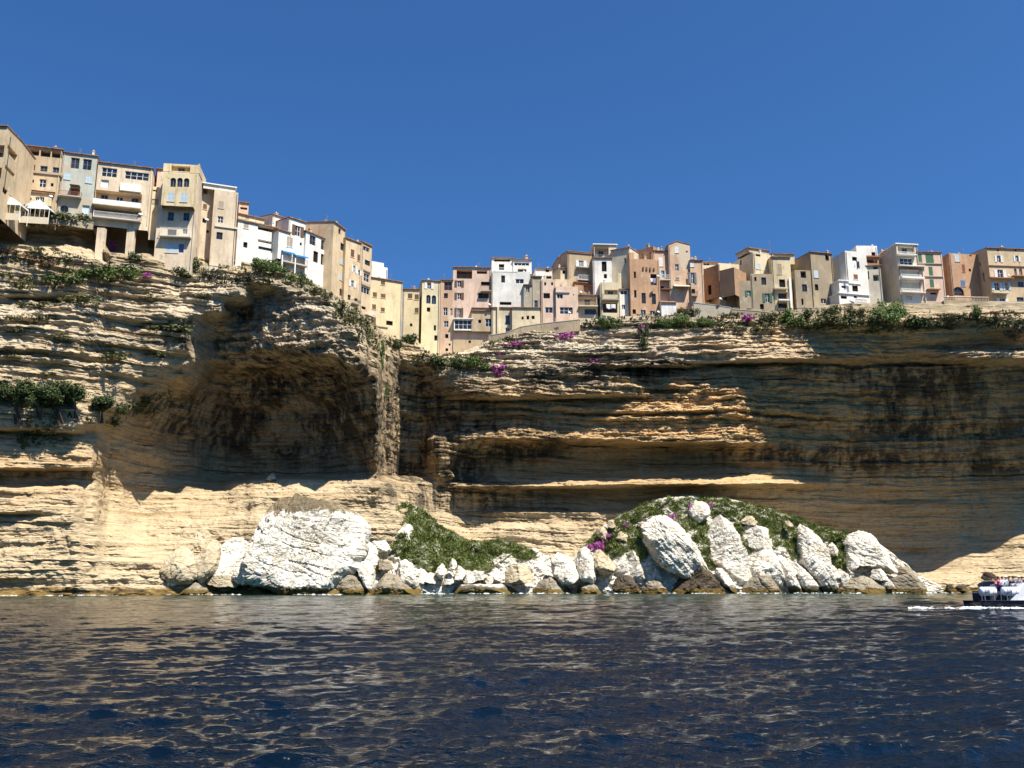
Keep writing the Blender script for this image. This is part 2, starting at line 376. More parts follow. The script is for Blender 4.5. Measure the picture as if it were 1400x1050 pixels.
far = np.clip((280-YY)/60, 0, 1)*np.clip((YY-4)/4, 0, 1); 
V = np.stack([XX+DX*far, YY+DY*far, H*far], -1)
t = NT('sea_water'); 
sx = t.sep()
n1 = t.noise(t.scaled(2.6, 5.2, 1, rot=(0, 0, .35)), 1, 4, .6); n2 = t.noise(t.scaled(.75, 1.7, 1, rot=(0, 0, .3)), 1, 4, .55)
n3 = t.noise(t.scaled(7.5, 11, 1, rot=(0, 0, .25)), 1, 3, .6)
t.bump(t.math('ADD', t.math('ADD', t.math('MULTIPLY', n1, .8), n2), t.math('MULTIPLY', n3, .3)), .62, .14)
shore = t.attr('shore')
pt = t.noise(t.scaled(.05, .16, 1), 1, 4)
col = t.mix(t.math('MULTIPLY', shore, t.ramp(pt, [(.3, .3), (.6, 1.0)])), (.0010, .0042, .0085), (.010, .042, .028))
M_SEA = t.done(col, .045, .5, IOR=1.333)
sea = np_mesh('sea', V.reshape(-1, 3), grid_quads(len(ys), len(sl)), M_SEA, smooth=True)
attr(sea, 'shore', np.clip((YY-95)/70, 0, 1))
tag(sea, kind='structure')
# ================================================================== ROCK MOUNDS AT THE FOOT
def rock_mat(name, c1, c2, tide=2.2, dirt=.5, tidecol=(.20, .165, .115), moss=None):
    t = NT(name); sx = t.sep()
    n = t.noise(t.scaled(.5, .5, .8), 1, 6, .6)
    col = t.ramp(n, [(.3, c2), (.55, c1), (.75, tuple(min(.85, x*1.12) for x in c1))])
    gr = t.noise(t.scaled(1.1, 1.1, 2.2, rot=(.3, .5, 0)), 1, 8, .72)
    col = t.mix(t.ramp(gr, [(.38, dirt), (.485, 0.0)]), col, (.12, .095, .06))
    dr = t.noise(t.scaled(.9, .9, .12), 1, 5, .6)
    col = t.mix(t.ramp(dr, [(.58, 0.0), (.75, .4)]), col, (.25, .22, .17))
    if moss:
        pz = t.math('MULTIPLY_ADD', t.noise(t.scaled(.5, .5, .13), 1, 6, .65), 9.0, t.math('SUBTRACT', sx[2], moss))
        col = t.mix(t.ramp(t.math('MULTIPLY', pz, .2), [(.42, 0.0), (.5, .9)]), col, t.mix(n, (.12, .085, .04), (.22, .16, .08)))
    ln = t.noise(t.scaled(.22, .22, 2.4, rot=(.25, .45, 0)), 1, 5, .65); col = t.mix(t.ramp(ln, [(.37, .75), (.43, 0.0)]), col, (.13, .10, .065))
    pt_ = t.noise(t.scaled(.33, .33, .4, loc=(3, 7, 2)), 1, 5, .6); col = t.mix(t.ramp(pt_, [(.53, 0.0), (.66, .6)]), col, tuple(x*k for x, k in zip(c1, (.62, .55, .44))))
    wz = t.math('MULTIPLY_ADD', t.noise(t.scaled(.28, .28, .28), 1, 6, .6), -2.6, sx[2])
    col = t.mix(t.ramp(t.math('MULTIPLY_ADD', wz, .25, .5), [(.5+(tide-2.2)*.25, 1.0), (.56+(tide-2.2)*.25, 0.0)]), col, t.mix(n, tidecol, tuple(x*.45 for x in tidecol)))
    col = t.mix(t.ramp(t.math('MULTIPLY_ADD', t.math('MULTIPLY_ADD', t.noise(t.scaled(.8, .8, .5), 1, 5), -1.6, sx[2]), .25, .5), [(.50, 1.0), (.56, 0.0)]), col, t.mix(dr, (.20, .13, .03), (.06, .04, .02)))
    t.bump(t.math('ADD', t.noise(t.scaled(1.6, 1.6, 3.4, rot=(.35, .3, 0)), 1, 9, .68), t.math('MULTIPLY', t.noise(t.scaled(5, 5, 5), 1, 5, .7), .3)), .75, .4)
    return t.done(col, .95, .1)
M_WHITE = rock_mat('white_limestone', (.70, .66, .57), (.56, .50, .41), dirt=.8)
M_BLOCK = rock_mat('mossy_white_limestone', (.70, .66, .57), (.54, .49, .40), dirt=.85, moss=17.2)
M_TAN = rock_mat('tan_limestone', (.50, .42, .29), (.40, .32, .20), tide=1.6)
M_GREYROCK = rock_mat('weathered_grey_limestone', (.30, .26, .19), (.20, .165, .12), tide=1.4)
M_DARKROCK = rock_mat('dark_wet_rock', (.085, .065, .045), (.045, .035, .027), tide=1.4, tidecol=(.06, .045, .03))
def mound_mat():
    t = NT('mound_earth'); n = t.noise(t.scaled(.22, .22, .3), 1, 6, .62); m = t.noise(t.scaled(1, 1, 1.6), 1, 7, .65)
    rock = t.ramp(m, [(.3, (.30, .26, .19)), (.5, (.62, .58, .5)), (.7, (.74, .7, .63))])
    earth = t.ramp(m, [(.32, (.13, .10, .05)), (.45, (.085, .105, .03)), (.65, (.15, .17, .05))])
    col = t.mix(t.math('MULTIPLY', t.attr('earth'), t.ramp(n, [(.34, 1.0), (.5, .25)])), rock, earth)
    t.bump(m, .7, .4); return t.done(col, .95, .1)
M_MOUND = mound_mat()
def mound(name, cols, x0, x1, n, nv, green, seed):
    px = np.linspace(x0, x1, n); pyy, Y = cols_interp(cols, px, np.linspace(0, 1, nv)); pg = np.broadcast_to(px[None, :], pyy.shape)
    x, y, z = W(pg, pyy, Y)
    e = np.clip(np.arange(nv)/6.0, 0, 1)[:, None]
    y = y-(1.3*fbm(x*.16, z*.16, y*.1+seed, 5, .55)+.6*fbm(x*.5, y*.5, z*.6, 5, .6, True)+.9*layers(x*.8+z*.5, y, z*.8-x*.5+40, 1.1, 5, .2))*(.3+.7*e)
    z = z+.35*fbm(x*.25, y*.25, seed*3.1, 3)
    bk = [(x[0], y[0]+d, z[0]-h) for d, h in ((9, 6), (4, 1.6), (1.5, .3))]
    X = np.vstack([b[0] for b in bk]+[x, x[-1:]]); Yv = np.vstack([b[1] for b in bk]+[y, y[-1:]-.4]); Z = np.vstack([b[2] for b in bk]+[z, np.full((1, n), -3.)])
    gm = np.zeros(pyy.shape)
    for b in green: gm += np.exp(-(((pg-b[0])/b[2])**2+((pyy-b[1])/b[3])**2)*1.2)
    o = np_mesh(name, np.stack([X, Yv, Z], -1).reshape(-1, 3), grid_quads(X.shape[0], n)[:, ::-1], M_MOUND); tag(o, kind='structure')
    attr(o, 'earth', np.vstack([np.repeat(gm[:1], 3, 0), gm, gm[-1:]]).clip(0, 1))
    return dict(px=px, py=pyy, P=np.stack([x, y, z], -1), g=gm)
G_LEFT = [(540,700,60,18),(600,730,45,22),(560,755,22,20),(640,755,70,16),(690,755,40,16),(590,772,14,14),(512,760,12,10),(500,700,25,14),(625,770,30,10),(660,772,20,8)]
MOUND_L = mound('talus_slope', {
440: [(700,180),(760,177),(812,174)], 480: [(690,187),(740,182),(812,177)], 520: [(682,192),(730,186),(812,179)], 555: [(684,194),(740,186),(812,181)],
580: [(700,195),(750,188),(812,182)], 605: [(722,196),(765,189),(812,184)], 640: [(741,197),(775,190),(812,186)], 690: [(740,199),(775,193),(812,188)],
735: [(752,199),(780,194),(812,189)], 775: [(775,198),(795,194),(812,190)], 800: [(790,197),(812,191)]}, 440, 800, 330, 110, G_LEFT, 3.0)
G_RIGHT = [(880,698,60,14),(940,684,50,10),(850,735,26,28),(870,760,16,16),(930,715,16,14),(1010,705,45,16),(1065,715,45,26),(1085,745,22,20),(1035,740,26,18),(1140,735,22,18),(1145,765,16,14),(960,745,14,26),(1170,745,10,10),(820,735,18,16),(975,770,10,8)]
MOUND_R = mound('rocky_knoll', {
745: [(790,196),(812,190)], 790: [(758,199),(785,194),(812,190)], 815: [(726,201),(770,194),(812,190)], 850: [(702,203),(750,194),(812,189)], 900: [(682,204),(740,195),(812,188)],
945: [(677,204),(740,195),(812,188)], 1000: [(683,204),(745,195),(812,188)], 1060: [(698,204),(750,195),(812,189)], 1100: [(712,204),(760,195),(812,190)], 1145: [(727,203),(770,196),(812,192)],
1190: [(735,203),(775,198),(812,193)], 1220: [(757,203),(785,199),(812,195)], 1260: [(788,203),(812,197)], 1290: [(803,201),(812,198)]}, 745, 1290, 480, 120, G_RIGHT, 8.0)
# ================================================================== BOULDERS
def rock(label, out, Y, T, mat=None, seed=0, facets=7, big=False, tilt=0.0, blocky=.5, amp=1.0, group=None, name='boulder', cracks=0.0, lean=.22):
    P = np.array([[*W(a, b, Y)] for a, b in out]); c = P.mean(0); q = (P[:, [0, 2]]-c[[0, 2]])*(1.12 if T > 1.9 else 1.05)
    nth, nph = (200, 90) if big else (72, 34)
    th = np.linspace(0, 2*np.pi, nth, endpoint=False); D = np.stack([np.cos(th), np.sin(th)], 1)
    Rr = np.full(nth, .05); m = len(q)
    for i in range(m):
        a, b = q[i], q[(i+1) % m]; e = b-a
        den = D[:, 0]*(-e[1])+D[:, 1]*e[0]; den = np.where(np.abs(den) < 1e-9, 1e-9, den)
        r_ = (a[0]*(-e[1])+a[1]*e[0])/den; s_ = np.where(np.abs(e[0]) > np.abs(e[1]), (D[:, 0]*r_-a[0])/(e[0] if abs(e[0]) > 1e-9 else 1e-9), (D[:, 1]*r_-a[1])/(e[1] if abs(e[1]) > 1e-9 else 1e-9))
        ok = (r_ > 0) & (s_ >= -.001) & (s_ <= 1.001); Rr = np.where(ok, np.maximum(Rr, r_), Rr)
    sq = np.linspace(.012, 1, nph//2); hq = np.arcsin(np.clip(sq**(1/blocky), 0, 1)); ph = np.concatenate([hq, (np.pi-hq)[::-1][1:]]); nph = len(ph)
    sn, cs = np.sin(ph)**blocky, np.sign(np.cos(ph))*np.abs(np.cos(ph))**.75
    x = (Rr*D[:, 0])[None, :]*sn[:, None]; z = (Rr*D[:, 1])[None, :]*sn[:, None]; y = np.broadcast_to(-T*cs[:, None], x.shape).copy()
    ker = np.exp(-np.linspace(-2, 2, 2*(nth//36)+1)**2); ker /= ker.sum(); h_ = len(ker)//2; Rr = np.convolve(np.concatenate([Rr[-h_:], Rr, Rr[:h_]]), ker, 'valid')
    rm_ = np.median(Rr); Re = rm_+(Rr[None, :]-rm_)*(sn**2.2)[:, None]; x = Re*D[None, :, 0]*sn[:, None]; z = Re*D[None, :, 1]*sn[:, None]
    V = np.stack([x, y, z], -1); size = float(np.mean(Rr)); rs = np.random.RandomState(seed+100)
    k0 = 1.0/max(size, .4); V = V*(1+.14*fbm(V[..., 0]*k0*.8+seed*5.1, V[..., 1]*k0*.8, V[..., 2]*k0*.8, 3)[..., None])
    for i in range(facets+6):
        n_ = np.array([rs.uniform(-1.2, 1.2), -rs.uniform(.1, 1), rs.uniform(.05, 1.1)]); n_ /= np.linalg.norm(n_)
        d = V@n_; cut = np.max(d)*(rs.uniform(.5, .78) if i < facets else rs.uniform(.76, .92)); V = V-np.maximum(0, d-cut)[..., None]*n_*1.0
    V[..., 1] += (lean-.0)*V[..., 2]
    g = V+c; s0 = seed*3.7
    nv = V/np.maximum(np.linalg.norm(V/np.array([size, T, size]), axis=-1, keepdims=True), .2)/np.array([size, T, size])
    nv /= np.maximum(np.linalg.norm(nv, axis=-1, keepdims=True), 1e-6)
    k = 1.0/max(size, .4); ct, st = math.cos(tilt), math.sin(tilt)
    u_, w_ = g[..., 0]*ct+g[..., 2]*st, -g[..., 0]*st+g[..., 2]*ct
    disp = .05*size*fbm(g[..., 0]*k*1.6+s0, g[..., 1]*k*1.6, g[..., 2]*k*1.6, 5, .6)
    disp += amp*(.10*fbm(g[..., 0]*.9, g[..., 1]*.9, w_*2.2+s0, 4, .6)+.12*layers(u_, g[..., 1], w_+50, .5, seed % 9+2, .3)*min(1, size/3))
    ck = max(cracks, .2*min(1, size/3))
    disp -= ck*np.maximum(0, 1-np.abs(fbm(u_*.32, g[..., 1]*.25, w_*.06+s0, 3))*7)+ck*.6*np.maximum(0, 1-np.abs(fbm(u_*.15+9, g[..., 1]*.25, w_*.55+s0, 3))*6)
    disp += .05*amp*fbm(g[..., 0]*2.6, g[..., 1]*2.6, g[..., 2]*3.4, 3, .6, True)
    V = V+nv*disp[..., None]
    top = V[0].mean(0); bot = V[-1].mean(0)
    vs = np.vstack([V.reshape(-1, 3), top[None], bot[None]])
    i = np.arange(nph-1)[:, None]*nth+np.arange(nth)[None, :]; j = np.arange(nph-1)[:, None]*nth+(np.arange(nth)+1)[None, :] % nth
    Q = np.stack([i, j, j+nth, i+nth], -1).reshape(-1, 4)
    a = np.arange(nth); b = (a+1) % nth; n0 = nph*nth
    cap = np.vstack([np.stack([np.full(nth, n0), b, a, a], 1), np.stack([np.full(nth, n0+1), a+(nph-1)*nth, b+(nph-1)*nth, b+(nph-1)*nth], 1)])
    me_v = vs; base = float(V[..., 2].min())
    off = np.array([0, 0, base])
    bmv = [tuple(p) for p in (me_v-off)]; fs = [tuple(r[::-1]) for r in Q.tolist()]+[(r[0], r[1], r[2])[::-1] for r in cap.tolist()]
    me = bpy.data.meshes.new(name); me.from_pydata(bmv, [], fs); me.update(); me.materials.append(mat or M_WHITE)
    o = bpy.data.objects.new(name, me); o.location = (c[0], c[1], c[2]+base); COL.objects.link(o)
    return tag(o, label, 'boulder', group)
rock('huge white limestone block with a moss brown top, largest rock at the cliff foot', [(352,705),(360,690),(374,683),(402,684),(430,690),(452,692),(470,702),(490,722),(494,755),(480,776),(464,792),(462,806),(430,812),(395,812),(370,802),(344,794),(338,770),(350,735)], 172, 6.0, M_BLOCK, 1, 1, True, 1.2, .3, 1.7, cracks=.35, lean=.27)
rock('cream layered block leaning on the left side of the huge white block', [(298,736),(318,724),(346,727),(354,745),(352,775),(335,792),(306,790),(288,778),(288,752)], 173.5, 5, M_WHITE, 2, 6, True, -.9, .45, 1.3)
rock('tall tan slab tilted left in front of the sandy ledge', [(224,766),(238,746),(252,740),(262,758),(270,786),(256,797),(236,796),(222,782)], 167.6, 2.4, M_TAN, 3, 5, False, .7, .45)
rock('long tan boulder curving up behind the tilted tan slab', [(262,762),(272,742),(290,734),(300,748),(296,780),(280,796),(268,784)], 169.5, 2.6, M_TAN, 4, 5, False, 1.0)
rock('rounded tan boulder at the left end of the boulder pile', [(180,782),(190,774),(200,780),(204,800),(192,812),(178,806)], 165, 2.5, M_TAN, 5, 6)
for i, (a, b, r_, lab) in enumerate(((211,789,7,'small cream boulder, leftmost of the cluster under the tilted tan slab'), (221,794,5,'small cream boulder in the middle of the cluster under the tilted tan slab'), (226,786,5,'small cream boulder resting on top of the cluster under the tilted tan slab'), (236,795,6.5,'small white boulder at the right end of the cluster under the tilted tan slab'))):
    rock(lab, [(a-r_,b),(a-r_*.5,b-r_),(a+r_*.6,b-r_*.9),(a+r_,b+.2*r_),(a+r_*.5,b+r_),(a-r_*.6,b+r_)], 165.5+.3*i, 1, M_WHITE if i > 2 else M_TAN, 10+i, 5, group='small boulders under the tilted slab')
rock('low flat grey rock at the water left of the sea cave', [(240,800),(262,793),(282,794),(288,806),(270,815),(240,815)], 168, 3, M_GREYROCK, 15)
rock('striped cream rock ledge sloping down towards the sea cave', [(272,788),(290,780),(312,786),(330,796),(322,803),(300,801),(278,797)], 169, 2, M_TAN, 16, 5, False, -.5)
rock('dark rock at the back of the sea cave under the huge white block', [(284,798),(310,799),(345,794),(368,800),(375,815),(284,815)], 173, 2.5, M_DARKROCK, 17)
rock('grey brown split slab left of the crack beside the huge white block', [(464,782),(478,770),(492,780),(504,806),(500,813),(470,813),(460,800)], 170.5, 2.5, M_GREYROCK, 18, 6)
rock('pale slab right of the crack beside the huge white block', [(482,766),(494,760),(506,768),(514,790),(512,810),(503,808),(494,785)], 171.5, 2.2, M_WHITE, 19, 6)
rock('dark grey base rock at the waterline under the huge white block', [(402,788),(420,782),(455,784),(466,800),(462,814),(404,814)], 169, 3.2, M_GREYROCK, 20, 6)
rock('flat brown rock lying above the shore right of the split slabs', [(508,770),(516,764),(536,768),(538,778),(524,781),(510,776)], 180, 1.5, M_GREYROCK, 21, 6)
rock('white wedge boulder sloping to the right above the shore', [(538,772),(552,766),(564,775),(574,795),(568,806),(545,798),(537,785)], 179, 3, M_WHITE, 22, 5, False, -.6)
rock('grey flat topped boulder at the water below the white wedge boulder', [(512,792),(525,783),(548,790),(572,796),(580,812),(512,813)], 177, 3, M_GREYROCK, 23, 6)
rock('tall white pillar rock standing out of the grassy slope', [(537,717),(545,708),(556,714),(562,722),(560,748),(553,760),(544,755),(547,738),(540,728)], 187, 2, M_WHITE, 24, 5, False, 1.2)
rock('small white rock tip at the crest of the left grassy slope', [(559,704),(564,697),(571,703),(572,712),(563,713)], 194, 1.2, M_WHITE, 25, 4)
rock('ribbed white outcrop in the grass beside the huge white block', [(488,732),(508,728),(528,733),(532,752),(512,756),(492,752)], 183, 2, M_WHITE, 26, 6, False, -.6)
rock('angular white slab leaning against the right side of the huge white block', [(482,742),(500,736),(512,750),(516,772),(500,782),(486,775)], 177, 2.6, M_WHITE, 101, 6, False, -.5)
rock('pale jagged slab between the cream layered block and the sea cave', [(316,772),(336,764),(352,778),(350,800),(326,798)], 170, 2.4, M_WHITE, 102, 6, False, -.7)
rock('pitted cream slab above the cream layered block', [(252,735),(276,722),(300,722),(306,735),(286,748),(262,750)], 175, 2.4, M_TAN, 103, 6, False, -.3)
rock('broad white slab in the grass right of the tall rock face, under the knoll crest', [(1016,724),(1034,714),(1056,722),(1068,742),(1062,758),(1040,756),(1022,746)], 195.5, 3, M_WHITE, 104, 6, True, .8)
rock('cream slab wedged between the rounded tan boulder and the tilted white slab', [(850,762),(866,752),(882,764),(890,784),(872,796),(852,786)], 190.5, 2.6, M_WHITE, 105, 6, False, .6)
rock('small cream rock high in the grass left of the tall white pillar', [(500,715),(508,709),(512,714),(504,722)], 188, .8, M_WHITE, 27, 4)
rs = random.Random(5)
shore = [(590,790,12,8),(604,780,7,12),(614,794,12,6),(628,784,9,9),(640,792,12,6),(655,788,12,6),(668,793,11,5),(682,788,8,6),(620,772,6,8),(577,788,7,10)]
for i, (a, b, rx, ry) in enumerate(shore):
    od = ['first','second','third','fourth','fifth','sixth','seventh','eighth','ninth','tenth'][sorted(range(10), key=lambda k: shore[k][0]).index(i)]
    rock(f'white shore rock, {od} from the left along the left grassy slope', [(a+rx*math.cos(t_)*rs.uniform(.8, 1.25), b+ry*math.sin(t_)*rs.uniform(.8, 1.25)) for t_ in [k*math.pi/3+rs.uniform(-.3, .3) for k in range(6)]], 183+.04*(a-580), 1.8, M_WHITE, 30+i, 6, group='white rocks along the left shore')
rock('flat cream slab with a pale top on the white shore rocks', [(691,778),(700,772),(728,773),(733,780),(728,794),(706,798),(694,795)], 186, 3, M_TAN, 44, 6)
rock('long low white ledge at the water under the flat cream slab', [(575,800),(640,799),(700,800),(730,796),(735,805),(700,810),(600,810),(575,808)], 184, 2, M_WHITE, 45, 5)
rock('left half of the split white boulder above the brown shore rocks', [(756,764),(764,756),(780,751),(788,760),(790,785),(784,798),(766,797),(758,785)], 188, 3.2, M_WHITE, 46, 6)
rock('right half of the split white boulder above the brown shore rocks', [(783,752),(796,748),(808,752),(813,775),(810,796),(794,798),(789,780)], 188.5, 3, M_WHITE, 47, 6)
rock('smooth rounded tan boulder right of the split white boulder', [(811,764),(816,754),(824,752),(834,762),(841,774),(836,783),(820,783),(812,776)], 189.5, 2.4, M_TAN, 48, 3, amp=.4)
rock('grey brown rock wedge at the water under the split white boulder', [(726,806),(740,795),(760,790),(778,797),(784,812),(726,812)], 186.5, 2.6, M_GREYROCK, 49, 6)
rock('low brown rock right of the grey rock wedge at the water', [(782,804),(800,799),(822,800),(828,812),(784,813)], 186.5, 2, M_GREYROCK, 50, 6)
rock('black wet rock between the brown shore rocks left of centre right shore', [(838,800),(846,790),(862,788),(874,794),(878,810),(842,812)], 186, 2.2, M_DARKROCK, 51, 6, amp=1.6)
rock('low rounded brown rock right of the black wet rock', [(876,802),(890,794),(910,796),(918,808),(912,813),(878,813)], 187, 2.2, M_GREYROCK, 52, 5)
rock('large jagged dark brown rock at the water below the tilted white slab', [(914,798),(930,787),(945,774),(965,772),(980,784),(990,802),(986,812),(920,812)], 186, 3.6, M_DARKROCK, 53, 7, True, .5, .5, 2.2)
rock('large tilted white slab with a shaded left face', [(884,716),(896,703),(908,702),(925,716),(948,738),(966,760),(974,771),(950,778),(935,790),(918,782),(900,765),(890,742)], 190, 4.5, M_WHITE, 54, 4, True, -.8, .45, 1.5)
rock('white crag at the crest of the right knoll with pink flowers beside it', [(938,698),(945,686),(962,685),(970,692),(966,705),(954,714),(940,706)], 199, 2.5, M_WHITE, 55, 5, True, .8)
rock('tall white rock face right of the tilted white slab', [(952,718),(970,706),(990,706),(1006,718),(1010,740),(1016,770),(1022,792),(1010,800),(990,790),(974,766),(962,740)], 193, 4.5, M_WHITE, 56, 5, True, .3, .45, 1.5)
rock('narrow white rock tongue reaching down to the water', [(978,772),(990,776),(1002,796),(1012,806),(1000,810),(988,800),(980,788)], 187, 2, M_WHITE, 57, 5)
rock('broad white ribbed rock left of the leaning column', [(1022,764),(1035,752),(1052,750),(1066,764),(1072,790),(1060,800),(1030,796),(1022,785)], 191, 4, M_WHITE, 58, 5, True, .9, .45, 1.5)
rock('domed grey brown rock at the water in front of the ribbed white rock', [(1016,802),(1024,790),(1042,785),(1062,790),(1074,803),(1072,813),(1018,813)], 187, 3, M_GREYROCK, 59, 3, True, amp=.7)
rock('tall leaning white column at the right end of the knoll', [(1096,712),(1108,714),(1120,724),(1127,731),(1123,742),(1126,770),(1134,795),(1140,806),(1120,808),(1106,790),(1092,770),(1096,745)], 193, 4, M_WHITE, 60, 4, True, .7, .45, 1.4)
for i, (o_, lab) in enumerate(([(1068,766),(1076,758),(1084,775),(1096,800),(1092,812),(1080,808),(1072,790)], 'first'), ) if False else enumerate((([(1066,764),(1075,757),(1083,775),(1094,800),(1090,812),(1078,808),(1070,790)], 'left'), ([(1080,762),(1090,757),(1102,778),(1116,800),(1114,812),(1098,810),(1088,788)], 'right'))):
    rock(f'slanting striped white fin, {lab} one of the pair left of the leaning column', o_, 189.5, 2.4, M_WHITE, 62+i, 5, False, .9, .5, 1.6, group='slanting striped fins')
rock('cream overhanging knob pitted with holes at the right end of the knoll', [(1163,742),(1172,730),(1188,727),(1204,738),(1216,756),(1224,776),(1216,782),(1196,775),(1172,772),(1160,760)], 196, 4, M_TAN if False else M_WHITE, 66, 4, True, -.3, .5, 1.6)
more = [(1140,783,8,14,'white rock right of the foot of the leaning column'),(1153,788,9,14,'striped white rock between the leaning column and the domed boulder'),(1166,768,9,13,'white rock leaning under the left edge of the pitted knob'),(1202,786,13,9,'white rock in the dark hollow under the pitted knob'),(1215,798,10,8,'small white rock right of the hollow under the pitted knob'),(1140,750,9,9,'white rock in the grass right of the leaning column'),(852,770,14,16,'ribbed white rock below the green bank left of the tilted slab'),(868,785,16,14,'bright white rock above the black wet rock'),(897,786,14,12,'white rock at the foot of the tilted slab'),(850,733,12,7,'cream rock among pink flowers on the left of the knoll'),(836,716,6,6,'small cream rock high on the left edge of the knoll'),(824,728,9,9,'grey boulder beside the pink flowers on the left of the knoll'),(878,717,7,4,'small cream rock left of the top of the tilted slab'),(1025,712,10,8,'cream rock showing through the grass on the knoll crest'),(1080,716,6,5,'small cream rock in the grass left of the leaning column top')]
for i, (a, b, rx, ry, lab) in enumerate(more):
    rock(lab, [(a+rx*math.cos(t_)*rs.uniform(.8, 1.25), b+ry*math.sin(t_)*rs.uniform(.8, 1.25)) for t_ in [k*math.pi/3+rs.uniform(-.3, .3) for k in range(6)]], 198.6-(b-700)*.085-(1.2 if i in (0,1,2,3,4,6,7,8) else 0), 1.6, M_WHITE if i in (0,1,2,3,4,5,6,7,8) else M_TAN, 70+i, 8, i == 6, .7, amp=1.8)
rock('broad grey brown boulder at the water below the pitted knob', [(1150,806),(1162,794),(1185,788),(1206,796),(1220,808),(1214,814),(1152,814)], 189, 3.2, M_GREYROCK, 90, 4, True)
rock('white topped grey boulder at the right end of the shore rocks', [(1218,800),(1228,788),(1246,786),(1262,794),(1282,806),(1278,813),(1222,813)], 190, 3.4, M_GREYROCK, 91, 6, True)
rock('flat olive grey boulder behind the right end of the shore rocks', [(1226,782),(1234,775),(1250,776),(1258,786),(1246,790),(1230,790)], 197, 2.4, M_GREYROCK, 92, 4)
for i, (a, b, rx, ry, lab) in enumerate(((1300,806,6,6,'small dark rock at the water, left of two below the sunlit cliff foot'),(1318,805,11,6,'small dark rock at the water, right of two below the sunlit cliff foot'),(1356,789,15,6,'dark tilted rock bank behind the tour boat'))):
    rock(lab, [(a+rx*math.cos(t_)*rs.uniform(.8, 1.25), b+ry*math.sin(t_)*rs.uniform(.8, 1.25)) for t_ in [k*math.pi/3+rs.uniform(-.3, .3) for k in range(6)]], 194 if i < 2 else 199.2, 1.6, M_DARKROCK, 95+i, 6)
rock('pale boulder on the ledge high under the headland overhang', [(365,650),(369,645),(375,649),(376,656),(370,658),(364,656)], 184, 1.0, M_TAN, 98, 5)
rock('small pale boulder below the pale boulder on the headland ledge', [(364,674),(369,670),(375,673),(374,680),(366,680)], 179.5, 1.0, M_TAN, 99, 5)
# ================================================================== PLANTS
def leaf_mat(name, c1, c2, c3=None):
    t = NT(name); g = t.t.nodes.new('ShaderNodeNewGeometry'); r = g.outputs['Random Per Island']
    st = [(0, c1), (.6, c2)]+([(1, c3)] if c3 else [])
    col = t.ramp(r, st)
    n = t.noise(t.scaled(.5, .5, .5), 1, 3); col = t.mix(t.ramp(n, [(.35, .0), (.65, .45)]), col, tuple(x*.7 for x in c1))
    return t.done(col, .65, .25)
ML = dict(dark=leaf_mat('dark_leaves', (.03, .048, .014), (.055, .08, .022), (.09, .115, .035)),
    green=leaf_mat('green_leaves', (.05, .085, .016), (.085, .14, .028), (.14, .18, .045)),
    olive=leaf_mat('olive_leaves', (.085, .09, .03), (.13, .135, .05), (.19, .18, .09)),
    dry=leaf_mat('dry_scrub', (.11, .08, .045), (.17, .115, .065), (.18, .08, .045)),
    grey=leaf_mat('grey_scrub', (.06, .06, .045), (.10, .10, .075), (.14, .13, .1)),
    pink=leaf_mat('magenta_blossom', (.30, .05, .22), (.42, .09, .34), (.5, .16, .4)))
M_STEM = simple('woody_stems', (.06, .045, .035), .9)
def leaf_cloud(rs, lobes, n, size):
    c = np.array([l[:3] for l in lobes]); r = np.array([l[3:6] for l in lobes]); w_ = (r[:, 0]*r[:, 1]*r[:, 2])**.7; k = rs.choice(len(lobes), n, p=w_/w_.sum())
    d = rs.randn(n, 3); d /= np.linalg.norm(d, axis=1)[:, None]; rad = rs.rand(n)**.38
    p = c[k]+d*r[k]*rad[:, None]*(1+.12*rs.randn(n))[:, None]
    nn = d+.7*rs.randn(n, 3)+np.array([0, 0, .35]); nn /= np.linalg.norm(nn, axis=1)[:, None]
    a = np.cross(nn, rs.randn(n, 3)); a /= np.linalg.norm(a, axis=1)[:, None]; b = np.cross(nn, a)
    s = size*(.6+.8*rs.rand(n))[:, None]; a = a*s; b = b*s*.62
    V = np.stack([p-a, p-b*.9, p+a, p+b], 1).reshape(-1, 3); return V, np.arange(4*n).reshape(-1, 4)
_sm = {}
def shrub_mesh(kind, shape, v):
    key = (kind, shape, v)
    if key in _sm: return _sm[key]
    rs = np.random.RandomState(hash((shape, v)) % 1000 if False else (len(shape)*31+v*7)); L = []
    if shape == 'round':
        for i in range(9): a = rs.rand()*6.28; q = rs.rand()**.5*.65; L.append((q*math.cos(a), q*math.sin(a), .25+.55*rs.rand()*(1-q*.6), .3+.2*rs.rand(), .3+.2*rs.rand(), .22+.18*rs.rand()))
        n, sz = 620, .095
    elif shape == 'mat':
        for i in range(16): L.append((rs.uniform(-.85, .85), rs.uniform(-.6, .6), .15+.35*rs.rand(), .16+.2*rs.rand(), .2, .14+.2*rs.rand()))
        n, sz = 700, .075
    elif shape == 'bush':
        for i in range(22): a = rs.rand()*6.28; q = rs.rand()**.5*.75; L.append((q*math.cos(a), q*math.sin(a), .15+.8*rs.rand()*(1-q*.7), .16+.16*rs.rand(), .2+.2*rs.rand(), .13+.14*rs.rand()))
        n, sz = 3600, .04
    else:
        for i in range(12): h = rs.rand(); L.append((rs.uniform(-.6, .6)*(1-.4*h), rs.uniform(-.3, .3), -1.2*h+.3, .2+.2*rs.rand(), .25, .25+.2*rs.rand()))
        n, sz = 600, .085
    V, Q = leaf_cloud(rs, L, n, sz)
    tmp = np_mesh('x', V, Q, ML[kind]); me = tmp.data; me.name = f'{kind}_{shape}_foliage'; bpy.data.objects.remove(tmp); _sm[key] = me; return me
ORD = ['first','second','third','fourth','fifth','sixth','seventh','eighth','ninth','tenth','eleventh','twelfth','thirteenth','fourteenth']
_v = [0]
